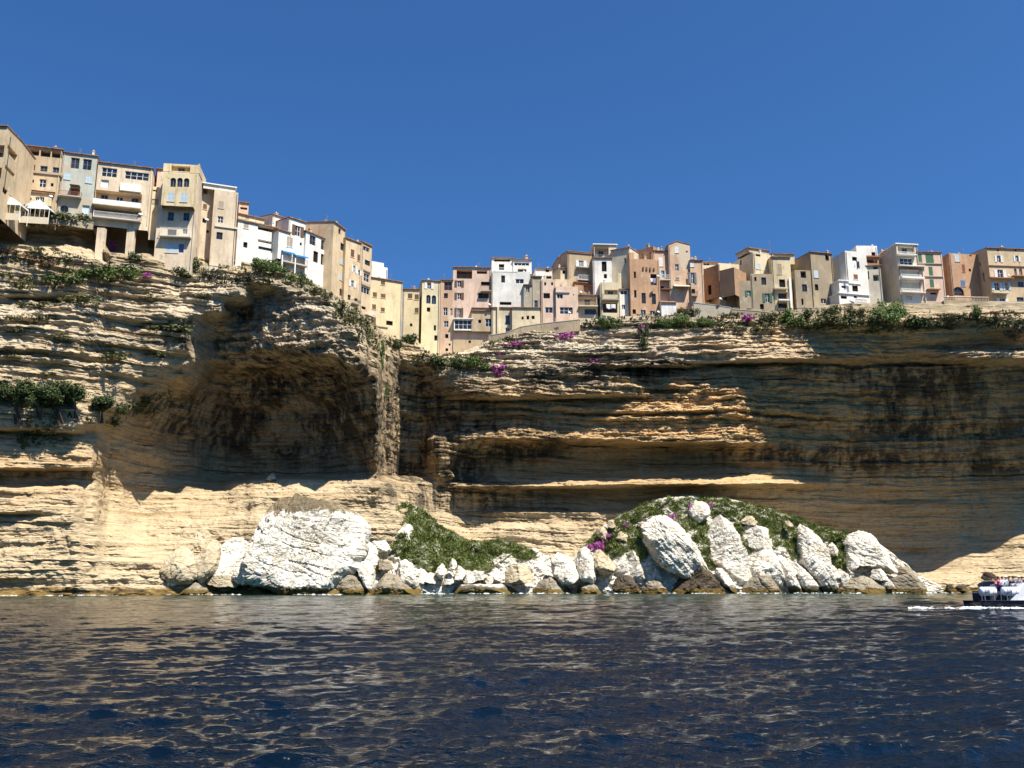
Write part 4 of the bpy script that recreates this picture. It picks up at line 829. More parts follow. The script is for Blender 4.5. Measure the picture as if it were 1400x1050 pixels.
def block(root, zk, TL, TR, base, Y, depth, mat, roof, wins=(), rwins=(), lwins=(), yaw=None, sink=3.0, rmat=None, on=None):
    a, b = zp(zk, *TL); c, d = zp(zk, *TR); zb = zp(zk, (TL[0]+TR[0])/2, base)[1]
    P0 = WV(a, b, Y) if on is None else hit(a, b, on[0].at(0, 0, -on[1]), on[0].n)
    zt = P0.z
    if on is not None and yaw is None: yaw = math.degrees(math.atan2(on[0].d.y, on[0].d.x))
    if yaw is None:
        Y2 = Y*tan_el(b)/tan_el(d); Q = WV(c, d, Y2); dv = Vector((Q.x-P0.x, Q.y-P0.y, 0)).normalized()
    else: dv = Vector((math.cos(R(yaw)), math.sin(R(yaw)), 0))
    n = Vector((dv.y, -dv.x, 0)); P1 = hit(c, d, P0, n); L = (P1-P0).dot(dv)
    mid = P0+dv*L/2; h_ = hit(zp(zk, (TL[0]+TR[0])/2, 0)[0], zb, P0, n); z0 = h_.z-sink
    if root.get('pending'): 
        root.location = (P0.x+dv.x*L/2, P0.y+dv.y*L/2, z0+sink); del root['pending']
    M = PL[mat]; mb = MB(); O = Vector((P0.x, P0.y, 0)); bk = -n
    Fp = Panel(O.copy(), dv, L, z0, zt); Rp = Panel(O+dv*L, bk, depth, z0, zt); Bp = Panel(O+dv*L+bk*depth, -dv, L, z0, zt); Lp = Panel(O+bk*depth, n, depth, z0, zt)
    dress(root, Fp, wins, zk, M, mb); dress(root, Rp, rwins, zk, M, mb); dress(root, Lp, lwins, zk, M, mb); dress(root, Bp, (), zk, M, mb)
    mb.poly([Fp.at(0, zt), Fp.at(L, zt), Bp.at(0, zt), Bp.at(L, zt)])
    k = roof[0]; rb = MB()
    G = lambda u, v, z: O+dv*u+bk*v+Vector((0, 0, z))
    def slab(p, th=.16): rb.hexa([Vector(q)-Vector((0, 0, 0)) for q in p]+[Vector(q)+Vector((0, 0, th)) for q in p])
    e = .28; name = 'roof'
    if k == 'F': slab([G(-e, -e, zt+.003), G(L+e, -e, zt+.003), G(L+e, depth+e, zt+.003), G(-e, depth+e, zt+.003)], .2)
    elif k == 'P':
        t_ = .22; h = roof[1] if len(roof) > 1 else .5; name = 'parapet'
        for u0, u1, v0, v1 in ((0, L, .003, t_), (0, L, depth-t_, depth-.003), (.003, t_, t_, depth-t_), (L-t_, L-.003, t_, depth-t_)): rb.hexa([G(u0, v0, zt), G(u1, v0, zt), G(u1, v1, zt), G(u0, v1, zt), G(u0, v0, zt+h), G(u1, v0, zt+h), G(u1, v1, zt+h), G(u0, v1, zt+h)])
    elif k == 'S':
        r_ = roof[1]; slab([G(-.12, -e, zt-.05), G(L+.12, -e, zt-.05), G(L+.12, depth+.1, zt+r_+.01), G(-.12, depth+.1, zt+r_+.01)])
        for u in (0, L): mb.poly([G(u, 0, zt), G(u, depth, zt), G(u, depth, zt+r_)])
        mb.poly([G(0, depth, zt), G(L, depth, zt), G(L, depth, zt+r_), G(0, depth, zt+r_)])
    elif k == 'G':
        r_ = roof[1]; m_ = depth*(roof[2] if len(roof) > 2 else .5)
        slab([G(-.12, -e, zt-.06), G(L+.12, -e, zt-.06), G(L+.12, m_, zt+r_+.01), G(-.12, m_, zt+r_+.01)]); slab([G(-.12, m_, zt+r_+.01), G(L+.12, m_, zt+r_+.01), G(L+.12, depth+e, zt-.06), G(-.12, depth+e, zt-.06)])
        for u in (0, L): mb.poly([G(u, 0, zt), G(u, depth, zt), G(u, m_, zt+r_)])
    elif k == 'T':                                        # gable end to the sea: rise, ridge position
        r_ = roof[1]; m_ = L*roof[2]; zr = roof[3] if len(roof) > 3 else 0
        slab([G(-.2, -.1, zt-.03), G(m_, -.1, zt+r_+.01), G(m_, depth, zt+r_+.01), G(-.2, depth, zt-.03)]); slab([G(m_, -.1, zt+r_+.01), G(L+.2, -.1, zt+zr-.03), G(L+.2, depth, zt+zr-.03), G(m_, depth, zt+r_+.01)])
        for v in (0, depth): mb.poly([G(0, v, zt), G(m_, v, zt+r_), G(L, v, zt+zr), G(L, v, zt)])
        if zr: mb.poly([G(L, 0, zt), G(L, depth, zt), G(L, depth, zt+zr), G(L, 0, zt+zr)])
    mb.build('wall', M, root, root.location)
    if rb.v:
        rm = rmat if rmat else (M if k == 'P' else M_TILE)
        ro = rb.build(name, rm, root, root.location)
        for (u, v, h, w_) in (roof[-1] if isinstance(roof[-1], list) else []):
            cb = MB(); p = G(u*L, v*depth, 0); zz = zt+(roof[1] if k in 'SGT' and len(roof) > 1 and not isinstance(roof[1], list) else 0)*min(1, v)
            cb.box(Vector((p.x, p.y, 0)), dv, bk, -w_/2, w_/2, -w_/2, w_/2, zt-.3, zz+h); cb.box(Vector((p.x, p.y, 0)), dv, bk, -w_/2-.08, w_/2+.08, -w_/2-.08, w_/2+.08, zz+h+.002, zz+h+.14); cb.tube([(p.x, p.y, zz+h+.14), (p.x, p.y, zz+h+.5)], w_*.25, 8)
            cb.build('chimney', PL['rose'], ro, root.location)
    return Fp
def house(label, zk, TL, TR, base, mat, roof, wins=(), rwins=(), lwins=(), dY=0, depth=10, yaw=None, more=(), sink=3.0, Y=None, rmat=None, cat='house', name='town_house'):
    root = empty(name, (0, 0, 0), label, cat); root['pending'] = 1
    px = zp(zk, *TL)[0]; Yv = (float(np.interp(px, *YH)) if Y is None else Y)+dY
    if yaw is None and px > 560: yaw = 3
    main = block(root, zk, TL, TR, base, Yv, depth, mat, roof, wins, rwins, lwins, yaw, sink, rmat)
    hr = random.Random(len(label)*7+int(px))
    ro = [c_ for c_ in bpy.data.objects if c_.parent is root and c_.name.startswith(('roof', 'parapet'))]
    if ro and not isinstance(roof[-1], list) and cat == 'house':
        for i in range(hr.choice((1, 1, 2))):
            u, v, h, w_ = hr.uniform(.12, .88)*main.L, hr.uniform(.5, 3.0), hr.uniform(.5, 1.3), hr.uniform(.35, .6); p = main.at(u, main.z1, -v); cb = MB(); o_ = Vector((p.x, p.y, 0)); zt = main.z1+(roof[1]*.12 if roof[0] in 'SG' else 0)
            cb.box(o_, main.d, -main.n, -w_/2, w_/2, -w_/2, w_/2, main.z1-.2, zt+h); cb.box(o_, main.d, -main.n, -w_/2-.07, w_/2+.07, -w_/2-.07, w_/2+.07, zt+h+.002, zt+h+.1); cb.tube([(p.x, p.y, zt+h+.1), (p.x, p.y, zt+h+.42)], w_*.24, 8)
            cb.build('chimney', PL[hr.choice(('rose', 'pale', 'white', 'tan'))], ro[0], root.location)
        if hr.random() < .55:
            p = main.at(hr.uniform(.2, .8)*main.L, main.z1, -hr.uniform(.6, 3)); h = hr.uniform(1.4, 2.6); ab = MB(); ab.tube([p-Vector((0, 0, .2)), p+Vector((0, 0, h))], .03, 5)
            for k in range(4): q = p+Vector((0, 0, h*(.98-.1*k))); ab.tube([q-main.d*(.4-.06*k), q+main.d*(.4-.06*k)], .018, 4)
            ab.build('aerial', TRIM['y'], ro[0], root.location)
    if cat == 'house' and main.z1-main.z0 > 6:
        db = MB(); u = hr.choice((.25, main.L-.25)); db.tube([main.at(u, main.z0+1, .09), main.at(u, main.z1-.1, .09)], .05, 6); db.build('drainpipe', TRIM[hr.choice('kscy')], root, root.location)
    for m in more: m = dict(m); block(root, zk, m.pop('TL'), m.pop('TR'), m.pop('base'), 0, m.pop('depth', 6), m.pop('mat', mat), m.pop('roof', ('F',)), m.pop('wins', ()), m.pop('rwins', ()), m.pop('lwins', ()), m.pop('yaw', None), m.pop('sink', 0), m.pop('rmat', None), (main, m.pop('dY', 0)))
    return root
# ---------------------------------------------------------------- left group
house('ochre corner house with open loggias, cut by the left frame edge', 1, (-260, 60), (58, 124), 690, 'ochre', ('G', .3), [('r',-120,230,30,340),('r',-130,420,20,520)],
      [('q',66,230,140,385),('q',46,400,120,515),('d',26,585,58,668),('d',76,645,102,682),('V',55,130,62,660,'k')], depth=13, Y=151, yaw=7)
house('pinkish house with three open top bays and a white canopy below', 1, (232,243), (533,277), 700, 'tan', ('S', 1.2), [('q',244,268,328,328,1.2),('q',346,278,424,340,1.2),('q',440,290,522,350,1.2),('w',238,398,292,462,'y'),('w',343,410,397,472,'y'),('w',448,422,500,487,'y'),('C',180,462,535,480,'p')],
      more=[dict(TL=(172,492), TR=(478,530), base=620, dY=-.3, depth=5, mat='ochre', roof=('P',.1), wins=[('d',270,527,285,555),('w',335,522,385,595),('d',430,557,450,587)]), dict(TL=(156,628), TR=(440,668), base=740, dY=-.6, depth=5, mat='cream', roof=('F',), wins=[('w',300,672,330,716),('w',338,672,370,722),('d',250,680,265,705)])])
house('house with blue grey upper wall and red railed balcony', 1, (538,297), (825,332), 815, 'bluegrey', ('S', .8), [('w',603,340,665,438,'y'),('w',705,352,768,450,'y'),('s',545,470,592,530,'l'),('s',728,497,775,560,'l'),('b',500,630,690,692,'r'),('x',600,600,672,664,'r'),('N',596,585,680,600,'b'),('a',512,742,575,806),('x',697,742,752,822,'l')])
house('pale balcony house with glazed rooms standing on stone pillars', 2, (-149,126), (288,178), 618, 'pale', ('S', .6), [('g',-119,166,-4,250,'w'),('g',66,195,250,278,'w'),('x',-126,264,-70,330,'w'),('P',30,296,190,372,'w'),('r',-180,342,192,470,1.8),('B',-185,428,190,510,'w'),('r',-180,476,192,572,1.8),('b',-185,526,190,612,'w')], depth=9, sink=1.0, more=[dict(TL=(-140,640), TR=(330,650), base=860, dY=6.5, depth=2, mat='stone', roof=('P',.1), sink=3)])
house('low yellowish link wall house left of the tower house', 2, (285,330), (368,342), 640, 'cream', ('P', .3), [('d',287,345,318,362),('R',280,420,350,470,'k')], dY=1.5, depth=6,
      more=[dict(TL=(325,182), TR=(372,186), base=335, dY=2, depth=6, mat='pink', roof=('F',), wins=[])])
house('tall tower house with three arched windows and pale blue shutters', 2, (352,205), (650,222), 905, 'pale', ('P', .1), [('w',408,522,450,595,'u'),('w',532,528,575,595,'u'),('s',390,777,485,850,'l'),('x',495,777,530,850,'u'),('s',532,780,565,850,'l'),('b',350,657,592,738,'w'),('d',405,660,470,735),('w',525,650,560,700)], depth=9,
      more=[dict(TL=(372,212), TR=(628,216), base=478, dY=-1.8, depth=2, mat='stainy', roof=('P',.1), wins=[('a',428,250,467,325),('a',482,250,520,325),('a',535,253,573,325),('s',405,370,455,440,'l'),('s',508,374,560,445,'l')]),
            dict(TL=(372,142), TR=(660,152), base=207, dY=.3, depth=7, mat='stainy', roof=('P',.2,[(.96,.1,.3,.5)]), wins=[('r',434,152,582,204,.8)])])
house('narrow shaded house between the tower house and the pale stone house', 2, (672,305), (775,330), 905, 'pale', ('S', .5), [('s',690,342,720,385,'b'),('s',688,457,715,505,'b'),('d',683,572,712,614),('d',715,667,735,693),('d',680,312,715,328)], dY=2.2, depth=8)
house('pale stone house with a white roof canopy over its terrace', 2, (778,350), (968,378), 915, 'pale', ('P', .2), [('q',792,352,940,372,.8),('s',812,435,848,497,'p'),('w',805,555,845,612,'w'),('w',795,682,840,745,'k'),('C',780,640,965,650,'c')], depth=9,
      more=[dict(TL=(690,296), TR=(945,340), base=352, dY=.8, depth=5, mat='white', roof=('F',), wins=[('q',780,328,940,348,.8)], rmat=TRIM['w'])])
house('small orange attic house rising behind the white row', 3, (40,36), (118,46), 140, 'rose', ('G', .8), [('w',50,75,105,100,'r')], dY=8, depth=6)
house('white row house with a brown open loggia and a shaded terrace', 3, (33,180), (360,252), 505, 'white', ('F',), [('s',80,197,115,250,'p'),('d',75,352,105,403),('q',192,214,343,288,1.3),('q',192,330,348,384,1.3),('g',195,386,325,436,'k')], depth=9, yaw=None,
      more=[dict(TL=(35,128), TR=(242,178), base=190, dY=3, depth=6, mat='cream', roof=('S',.4), wins=[('s',90,148,120,184,'p')])])
house('white upper house with brown shutters and a pink side wall', 3, (310,134), (440,176), 330, 'white', ('G', .7), [('o',332,188,402,250,'b')], lwins=[], dY=3, depth=9)
house('white house with brown shutters above the blue awning terrace', 3, (440,158), (572,200), 575, 'white', ('S', .8), [('o',464,212,552,320,'b'),('d',525,357,540,385),('s',425,310,465,398,'p')], depth=9,
      more=[dict(TL=(358,258), TR=(445,280), base=500, dY=-.2, depth=5, mat='white', roof=('F',), wins=[('s',424,308,444,398,'p')])])
house('white house with four tall windows standing on a high blank base', 3, (575,268), (762,348), 730, 'white', ('F',), [('g',605,296,648,388,'y'),('g',695,336,735,428,'y'),('d',634,422,668,525),('d',694,446,728,548)], depth=9)
house('tall tan house with a brown gabled side wall', 3, (795,192), (890,262), 800, 'ochre', ('S', 1.2), [('d',833,242,850,300),('w',850,357,876,433,'k'),('s',848,477,875,545,'l'),('s',843,597,865,668,'l'),('d',843,722,857,788)], depth=12)
house('ochre house with white shutters between two taller ochre fronts', 3, (893,322), (1018,368), 850, 'ochre', ('S', .6), [('s',932,410,957,480,'b'),('s',985,452,1003,510,'b'),('o',938,537,976,603,'w'),('o',976,572,1014,625,'w'),('o',918,652,970,720,'w'),('x',907,772,928,820,'k'),('d',960,800,985,830),('b',930,815,988,862,'k')], depth=9)
house('narrow ochre house with stacked glazed windows at the street end', 3, (1020,352), (1100,390), 945, 'ochre', ('S', .7), [('g',1030,382,1080,440,'w'),('w',1043,492,1083,550,'k'),('g',1035,597,1078,680,'w'),('g',1013,702,1080,780,'w'),('d',1017,862,1050,898),('b',1037,905,1104,962,'w'),('C',1030,580,1085,592,'p'),('C',1012,690,1085,700,'p')], depth=9)
# ---------------------------------------------------------------- yellow group
house('white set back house with a roof terrace above the yellow house', 4, (112,215), (246,240), 335, 'white', ('P', .5), [], dY=5, depth=7, more=[dict(TL=(112,175), TR=(215,200), base=220, dY=3, depth=4, roof=('P',.3))])
house('wide yellow house with seven small brown shutters and a box bay', 4, (105,303), (373,345), 735, 'yellow', ('S', .5), [('s',190,332,224,370,'b'),('s',122,427,155,472,'b'),('s',190,440,228,480,'b'),('s',117,529,148,575,'b'),('s',190,557,222,597,'b'),('d',235,667,290,712),('x',119,622,145,708,'b'),('C',130,715,250,724,'p')], depth=9,
      more=[dict(TL=(314,540), TR=(370,548), base=640, dY=1.2, depth=3, roof=('F',), wins=[('d',335,552,355,580)])])
house('yellow house with three brown shutters and a bush at its foot', 4, (376,402), (514,412), 775, 'yellow', ('S', .4), [('s',418,439,455,482,'b'),('s',476,447,511,490,'b'),('s',476,560,511,605,'b'),('d',435,692,455,718)], depth=9, dY=-.5, yaw=5)
house('tall lemon yellow house with two arched windows under white shutters', 4, (540,328), (690,333), 895, 'lemon', ('G', 1.0), [('o',560,347,634,402,'w'),('a',574,450,609,525,'u'),('a',620,454,655,530,'u'),('d',578,557,606,595),('d',637,707,655,753),('d',641,792,666,838)], depth=14, yaw=10, dY=-.5)
house('tan house with one big dark window over a column of small ones', 4, (692,325), (800,325), 960, 'rose', ('S', .5), [('w',725,340,790,413,'r'),('w',722,437,755,480,'k'),('w',717,557,752,625,'w'),('w',775,564,796,625,'w'),('w',722,670,760,723,'w'),('d',733,782,760,817),('d',762,862,778,880),('d',735,902,758,927),('d',733,952,758,968)], depth=10, dY=-.5)
house('tan house with brown shutters and a wooden glazed veranda', 4, (800,218), (1120,232), 970, 'pink', ('S', .6), [('q',830,240,960,312,1.3),('R',832,280,958,312,'k'),('q',1000,246,1086,275,1.0),('o',813,330,890,385,'b'),('o',813,434,890,490,'b'),('o',813,562,884,645,'b'),('d',1035,340,1110,375),('b',1030,375,1118,428,'k'),('q',1012,432,1100,482,.8),('C',955,560,1135,572,'k'),('d',930,830,950,857)], depth=11, dY=-.3,
      more=[dict(TL=(808,655), TR=(958,660), base=752, dY=-1.0, depth=1, mat='white', roof=('F',), wins=[('g',812,662,955,742,'w')], rmat=TRIM['w']), dict(TL=(956,588), TR=(1130,592), base=760, dY=-1.0, depth=1.2, mat='tan', roof=('F',), wins=[('d',1012,660,1036,690),('g',1072,652,1128,720,'l')]), dict(TL=(800,830), TR=(1050,832), base=970, dY=-.3, depth=1.2, mat='tan', roof=('P',.05), wins=[('d',930,836,950,858)], sink=3)])
# ---------------------------------------------------------------- white group
house('big white house with a terracotta side roof and terrace rail', 5, (150,278), (500,300), 600, 'white', ('P', .15), [('w',235,310,270,376,'k'),('g',366,342,440,384,'w'),('d',222,550,328,580,'u'),('R',165,236,380,280,'w')], depth=9, dY=-.6,
      more=[dict(TL=(148,150), TR=(345,160), base=285, dY=3.5, depth=8, roof=('S',1.2), wins=[('q',170,158,315,186,.8),('d',214,206,262,262)]), dict(TL=(345,165), TR=(512,185), base=295, dY=3.2, depth=8, roof=('S',1.0,[(.75,.2,1.2,.6)]), wins=[('g',352,192,490,222,'w'),('q',386,248,465,284,.8)])])
house('red roofed low house beside the terracotta chimney', 5, (548,246), (700,250), 350, 'white', ('S', 1.5), [('d',640,256,672,280),('q',645,312,695,342,.8)], dY=4, depth=9)
house('narrow tall ochre house with blue glazed door squeezed under the white house', 5, (150,606), (332,612), 870, 'cream', ('F',), [('g',273,674,314,758,'u'),('g',273,786,314,840,'l'),('P',198,600,215,860)], dY=-1.2, depth=7)
house('grey lichen stained house with a lean to roof', 5, (512,320), (604,316), 705, 'grey', ('S', .4), [('w',537,537,568,600,'u'),('w',485,542,522,584,'w')], depth=8, dY=-.8,
      more=[dict(TL=(440,396), TR=(515,352), base=705, dY=0, depth=7, roof=('S',.4), wins=[('w',460,407,494,465,'w')]), dict(TL=(335,606), TR=(590,606), base=775, dY=-1.2, depth=3, mat='cream', roof=('F',), wins=[('d',420,685,440,712),('d',466,677,490,712),('d',512,677,540,708)], sink=2)])
house('narrow pink house with a brown open window', 5, (598,352), (718,356), 715, 'pink', ('P', .2), [('d',627,372,645,402),('d',690,372,708,400),('q',620,469,680,520,.7),('g',635,599,705,653,'w')], depth=8, dY=-1.0)
house('pale pink house with a wide blue window and satellite dish', 5, (722,415), (935,418), 715, 'pink', ('P', .15), [('w',742,477,797,522,'w'),('g',768,599,888,663,'w'),('C',730,458,860,470,'s'),('V',722,420,732,690,'k'),('d',890,480,900,492)], depth=8, dY=-1.2,
      more=[dict(TL=(722,355), TR=(860,360), base=420, dY=3, depth=5, mat='pale', roof=('P',.3), wins=[])])
house('small pale house with a red brown gable beside the ochre balcony house', 5, (774,242), (826,240), 400, 'pale', ('G', 1.0), [('d',793,264,820,297)], dY=3, depth=10, yaw=14)
house('ochre streaked house with two white balconies and a big brown side', 5, (840,90), (1058,96), 430, 'tan', ('G', 1.2, .5, [(.0,.4,.3,.5)]), [('o',915,172,1012,236,'w'),('b',915,200,1030,250,'w'),('w',938,287,1000,346,'w'),('b',930,312,1030,366,'w'),('C',840,100,1058,112,'t')], depth=16, yaw=14, dY=2.5,
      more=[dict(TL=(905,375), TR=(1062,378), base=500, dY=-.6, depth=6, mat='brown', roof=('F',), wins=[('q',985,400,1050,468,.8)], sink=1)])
house('white house under a white slab roof and steel terrace frame', 5, (1072,152), (1240,160), 410, 'white', ('F',), [('d',1150,182,1197,275),('d',1170,297,1200,338)], dY=1.5, depth=9,
      more=[dict(TL=(1080,30), TR=(1285,52), base=150, dY=2, depth=7, mat='beige', roof=('F',), wins=[('r',1086,52,1216,146,1.5),('R',1086,120,1216,146,'y')], rmat=TRIM['w'])])
house('low house with yellow glazed balcony under the ochre balcony house', 5, (938,492), (1112,496), 700, 'pale', ('F',), [('r',942,512,1106,588,1.0),('R',942,552,1106,604,'p'),('g',995,617,1110,668,'k'),('S',938,592,1112,604,'c')], dY=-.4, depth=8)
house('house with white laundry hanging in an arched loggia', 5, (1138,378), (1302,378), 700, 'cream', ('P', .2), [('r',1175,440,1300,486,1.0),('b',1150,488,1306,540,'k'),('q',1160,556,1296,652,1.4)], dY=-1.0, depth=9,
      more=[dict(TL=(1312,440), TR=(1392,442), base=690, dY=1.0, depth=6, mat='white', roof=('F',), wins=[('w',1320,448,1385,485,'w'),('w',1335,577,1368,620,'w')]), dict(TL=(1300,292), TR=(1328,292), base=440, dY=1, depth=1, mat='cream', roof=('P',.1))])
# ---------------------------------------------------------------- orange group
house('stepped orange brown house with laundry at one window', 6, (300,258), (597,284), 860, 'orange', ('P', .25), [('d',343,377,365,443),('d',345,564,370,640),('q',510,402,575,515,.6),('w',420,592,465,700,'k'),('w',523,600,567,707,'k'),('g',412,762,465,850,'w'),('g',505,772,560,830,'w'),('d',330,757,365,805),('C',430,330,445,362,'b'),('C',465,334,480,366,'b'),('C',500,338,515,370,'b'),('C',538,342,553,366,'b')], depth=13, yaw=6, dY=-1,
      more=[dict(TL=(296,192), TR=(345,196), base=262, dY=.2, depth=12, roof=('P',.2), sink=1)])
house('shaded grey beige house set back left of the stepped orange house', 6, (112,168), (300,200), 560, 'beige', ('S', .8), [('d',245,240,262,290)], dY=3, depth=8, yaw=-28)
house('brown gabled house rising behind the stepped orange house', 6, (352,178), (538,120), 260, 'brown', ('P', .2), [('d',370,200,390,225),('x',425,195,442,240,'p'),('x',500,185,520,250,'p')], dY=7, depth=8, yaw=-40)
house('pale orange house with white door and railed balcony', 6, (538,168), (692,172), 620, 'rose', ('S', .8), [('s',593,230,638,325,'w'),('o',600,366,672,440,'l'),('b',605,420,705,475,'w'),('d',612,522,650,560),('S',610,560,720,572,'b')], dY=1.5, depth=9)
house('tall orange house with a curved gable and flaking pale patch', 6, (690,112), (908,152), 635, 'rose', ('T', 1.0, .38, .2), [('s',758,120,795,190,'w'),('d',868,168,886,186),('w',757,302,797,370,'w'),('s',765,437,800,460,'y'),('N',740,512,900,545,'c')], dY=.8, depth=11, yaw=3)
house('orange house with grey blue shutters and clay chimneys', 6, (908,264), (1036,268), 635, 'rose', ('S', .5, [(.35,.2,1.0,.6),(.62,.2,1.3,.5)]), [('s',908,273,950,330,'w'),('o',893,387,976,500,'y'),('x',892,556,915,630,'w'),('d',918,552,962,600),('b',916,585,980,630,'k')], dY=.5, depth=11)
house('small brown tiled hut with a white base wall', 6, (618,690), (770,700), 760, 'white', ('S', 1.6), [], dY=-2.2, depth=4, cat='hut', name='garden_hut')
# ---------------------------------------------------------------- tan group
house('cream house with a shaded brown side behind the terrace wall', 7, (128,236), (292,200), 500, 'cream', ('P', .2), [('d',248,214,266,246)], dY=2, depth=11, yaw=12,
      more=[dict(TL=(10,285), TR=(130,240), base=520, dY=4, depth=6, mat='brown', roof=('P',.15), wins=[('d',45,410,75,480)], yaw=-50), dict(TL=(135,300), TR=(255,300), base=500, dY=-2, depth=6, mat='brown', roof=('P',.2), yaw=-42)])  # left-facing walls coloured brown to carry their shade
house('flat roofed pale house far behind with a glazed attic', 7, (0,225), (125,205), 300, 'cream', ('S', .4), [('g',12,228,60,250,'w')], dY=14, depth=6)
house('cream house with a box parapet and tall shaded left side', 7, (404,152), (548,157), 335, 'cream', ('P', .2), [('d',425,153,465,180),('s',430,234,468,282,'l')], lwins=[('d',300,207,315,245)], depth=13, yaw=22, dY=1,
      more=[dict(TL=(372,112), TR=(530,122), base=155, dY=1.5, depth=5, mat='grey', roof=('F',))])
house('bare stone house with green shutters, left of the balcony stack', 7, (384,322), (556,322), 630, 'stone', ('P', .2), [('w',470,345,512,405,'k'),('o',480,472,560,545,'g'),('d',460,557,494,605),('d',415,342,434,374)], dY=-.5, depth=9,
      more=[dict(TL=(290,380), TR=(384,384), base=630, dY=-.6, depth=6, roof=('P',.3), wins=[('o',342,450,405,498,'g'),('s',358,532,389,590,'p'),('d',418,545,428,575)], sink=3)])
house('yellow stained cream house with stacked dark balconies', 7, (550,185), (700,190), 600, 'stainy', ('S', .3), [('s',597,237,637,320,'p'),('d',612,360,665,430),('S',565,434,672,446,'c'),('q',605,462,684,520,1.2),('S',600,528,684,540,'w'),('q',605,546,684,590,1.2),('P',686,352,716,592,'w')], dY=.2, depth=9,
      more=[dict(TL=(560,158), TR=(735,182), base=240, dY=5, depth=6, mat='cream', roof=('S',.8), wins=[])])
house('brown weathered stone house with an open arched loggia', 7, (862,142), (1032,148), 585, 'stone', ('S', .5, [(.48,.3,.7,.5)]), [('d',980,162,1012,213),('s',890,287,928,350,'l'),('d',897,399,928,450),('s',843,532,872,580,'w'),('w',945,512,992,555,'w')], depth=12, yaw=14, dY=1,
      more=[dict(TL=(735,292), TR=(862,284), base=585, dY=.3, depth=8, roof=('P',.2), wins=[('q',782,282,830,350,1.0),('w',795,400,838,460,'k'),('d',790,514,810,565)], yaw=6, sink=3)])
house('white house with laundry under its top window and stepped balconies', 7, (1138,140), (1305,140), 560, 'white', ('P', .25, [(-.45,.3,.9,.45)]), [('d',1195,180,1236,220),('s',1206,320,1243,362,'r'),('d',1195,408,1245,460),('C',1165,388,1266,402,'w')], depth=11, yaw=14, dY=0,
      more=[dict(TL=(1090,372), TR=(1165,374), base=470, dY=-.4, depth=4, roof=('F',), wins=[('d',1110,410,1150,432)], rmat=TRIM['w']), dict(TL=(1090,472), TR=(1330,476), base=560, dY=-1.0, depth=5, roof=('F',), wins=[('d',1104,490,1155,518),('d',1208,490,1236,512),('R',1220,515,1315,548,'w')], rmat=TRIM['w'], sink=3)])
# ---------------------------------------------------------------- right group
house('white terrace house standing behind at the left of the beige tower', 8, (-60,170), (120,172), 300, 'white', ('P', .2), [('d',72,220,110,262),('S',-20,262,130,275,'r')], dY=7, depth=6,
      more=[dict(TL=(-30,265), TR=(135,270), base=350, dY=-2, depth=4, mat='brown', roof=('F',), wins=[('q',20,280,125,318,.8)])])
house('dim beige lower house with dark stair openings beside the beige tower', 8, (20,345), (150,350), 580, 'beige', ('F',), [('d',27,387,56,458),('r',85,420,140,470,.8),('r',85,330,130,370,.8)], dY=1.5, depth=7, yaw=-10)
house('beige tower house with white stacked balconies and a blank side', 8, (286,150), (466,152), 660, 'beige', ('F', [(.02,.6,.6,.6)]), [('r',300,170,450,238,.8),('R',305,215,450,248,'w'),('S',285,246,450,258,'w'),('g',318,272,432,340,'w'),('S',300,346,525,358,'w')], depth=11, yaw=8, dY=0, rmat=TRIM['w'],
      more=[dict(TL=(322,368), TR=(518,368), base=670, dY=-.2, depth=4, mat='white', roof=('F',), wins=[('r',326,378,514,455,1.4),('B',322,440,518,462,'w'),('R',326,410,514,440,'w'),('r',326,476,514,574,1.4),('R',326,535,514,574,'w'),('S',322,574,524,586,'w'),('d',372,598,428,640),('P',514,366,540,670)], sink=3)])
house('pink house with four green shutters beside the beige tower', 8, (468,220), (682,220), 610, 'pink', ('S', .4, [(.62,.2,.4,.6),(.75,.2,.7,.45)]), [('s',475,236,515,308,'g'),('s',540,238,617,318,'g'),('s',567,348,610,427,'g'),('s',577,457,620,530,'g'),('C',468,318,690,326,'p'),('C',530,430,695,438,'p'),('d',585,572,640,590),('S',545,548,660,556,'t')], dY=.5, depth=9)
house('orange house with a sloping roofline and small uneven windows', 8, (745,232), (1034,190), 605, 'orange', ('P', .1), [('s',795,232,840,305,'l'),('d',920,228,945,258),('s',856,327,890,395,'r'),('d',918,364,940,390),('s',846,467,890,520,'u'),('a',780,520,880,600,'r')], dY=1.5, depth=12, yaw=10,
      more=[dict(TL=(688,280), TR=(748,236), base=600, dY=2.2, depth=6, mat='brown', roof=('P',.1), yaw=-60)])  # left side coloured darker brown than the front for its shade
house('ochre apartment house cut by the right frame edge with white shutters', 8, (1076,184), (1460,184), 715, 'ochre', ('S', 1.2, [(.4,.1,.6,.6)]), [('o',1142,250,1218,310,'w'),('o',1306,250,1370,305,'w'),('o',1138,372,1248,440,'w'),('a',1310,362,1342,428,'w'),('a',1355,362,1390,428,'w'),('o',1113,482,1216,555,'l'),('o',1214,482,1284,553,'l'),('w',1345,478,1400,525,'u'),('C',1080,338,1420,346,'t'),('S',1090,450,1290,460,'t'),('S',1285,432,1420,442,'t'),('o',1160,620,1268,690,'w'),('g',1335,612,1402,670,'y'),('d',1164,196,1182,215),('d',1320,196,1338,214),('S',1110,575,1250,590,'c')], depth=11, yaw=6, dY=-1, lwins=[('d',1040,405,1060,475),('d',1010,315,1025,340)])
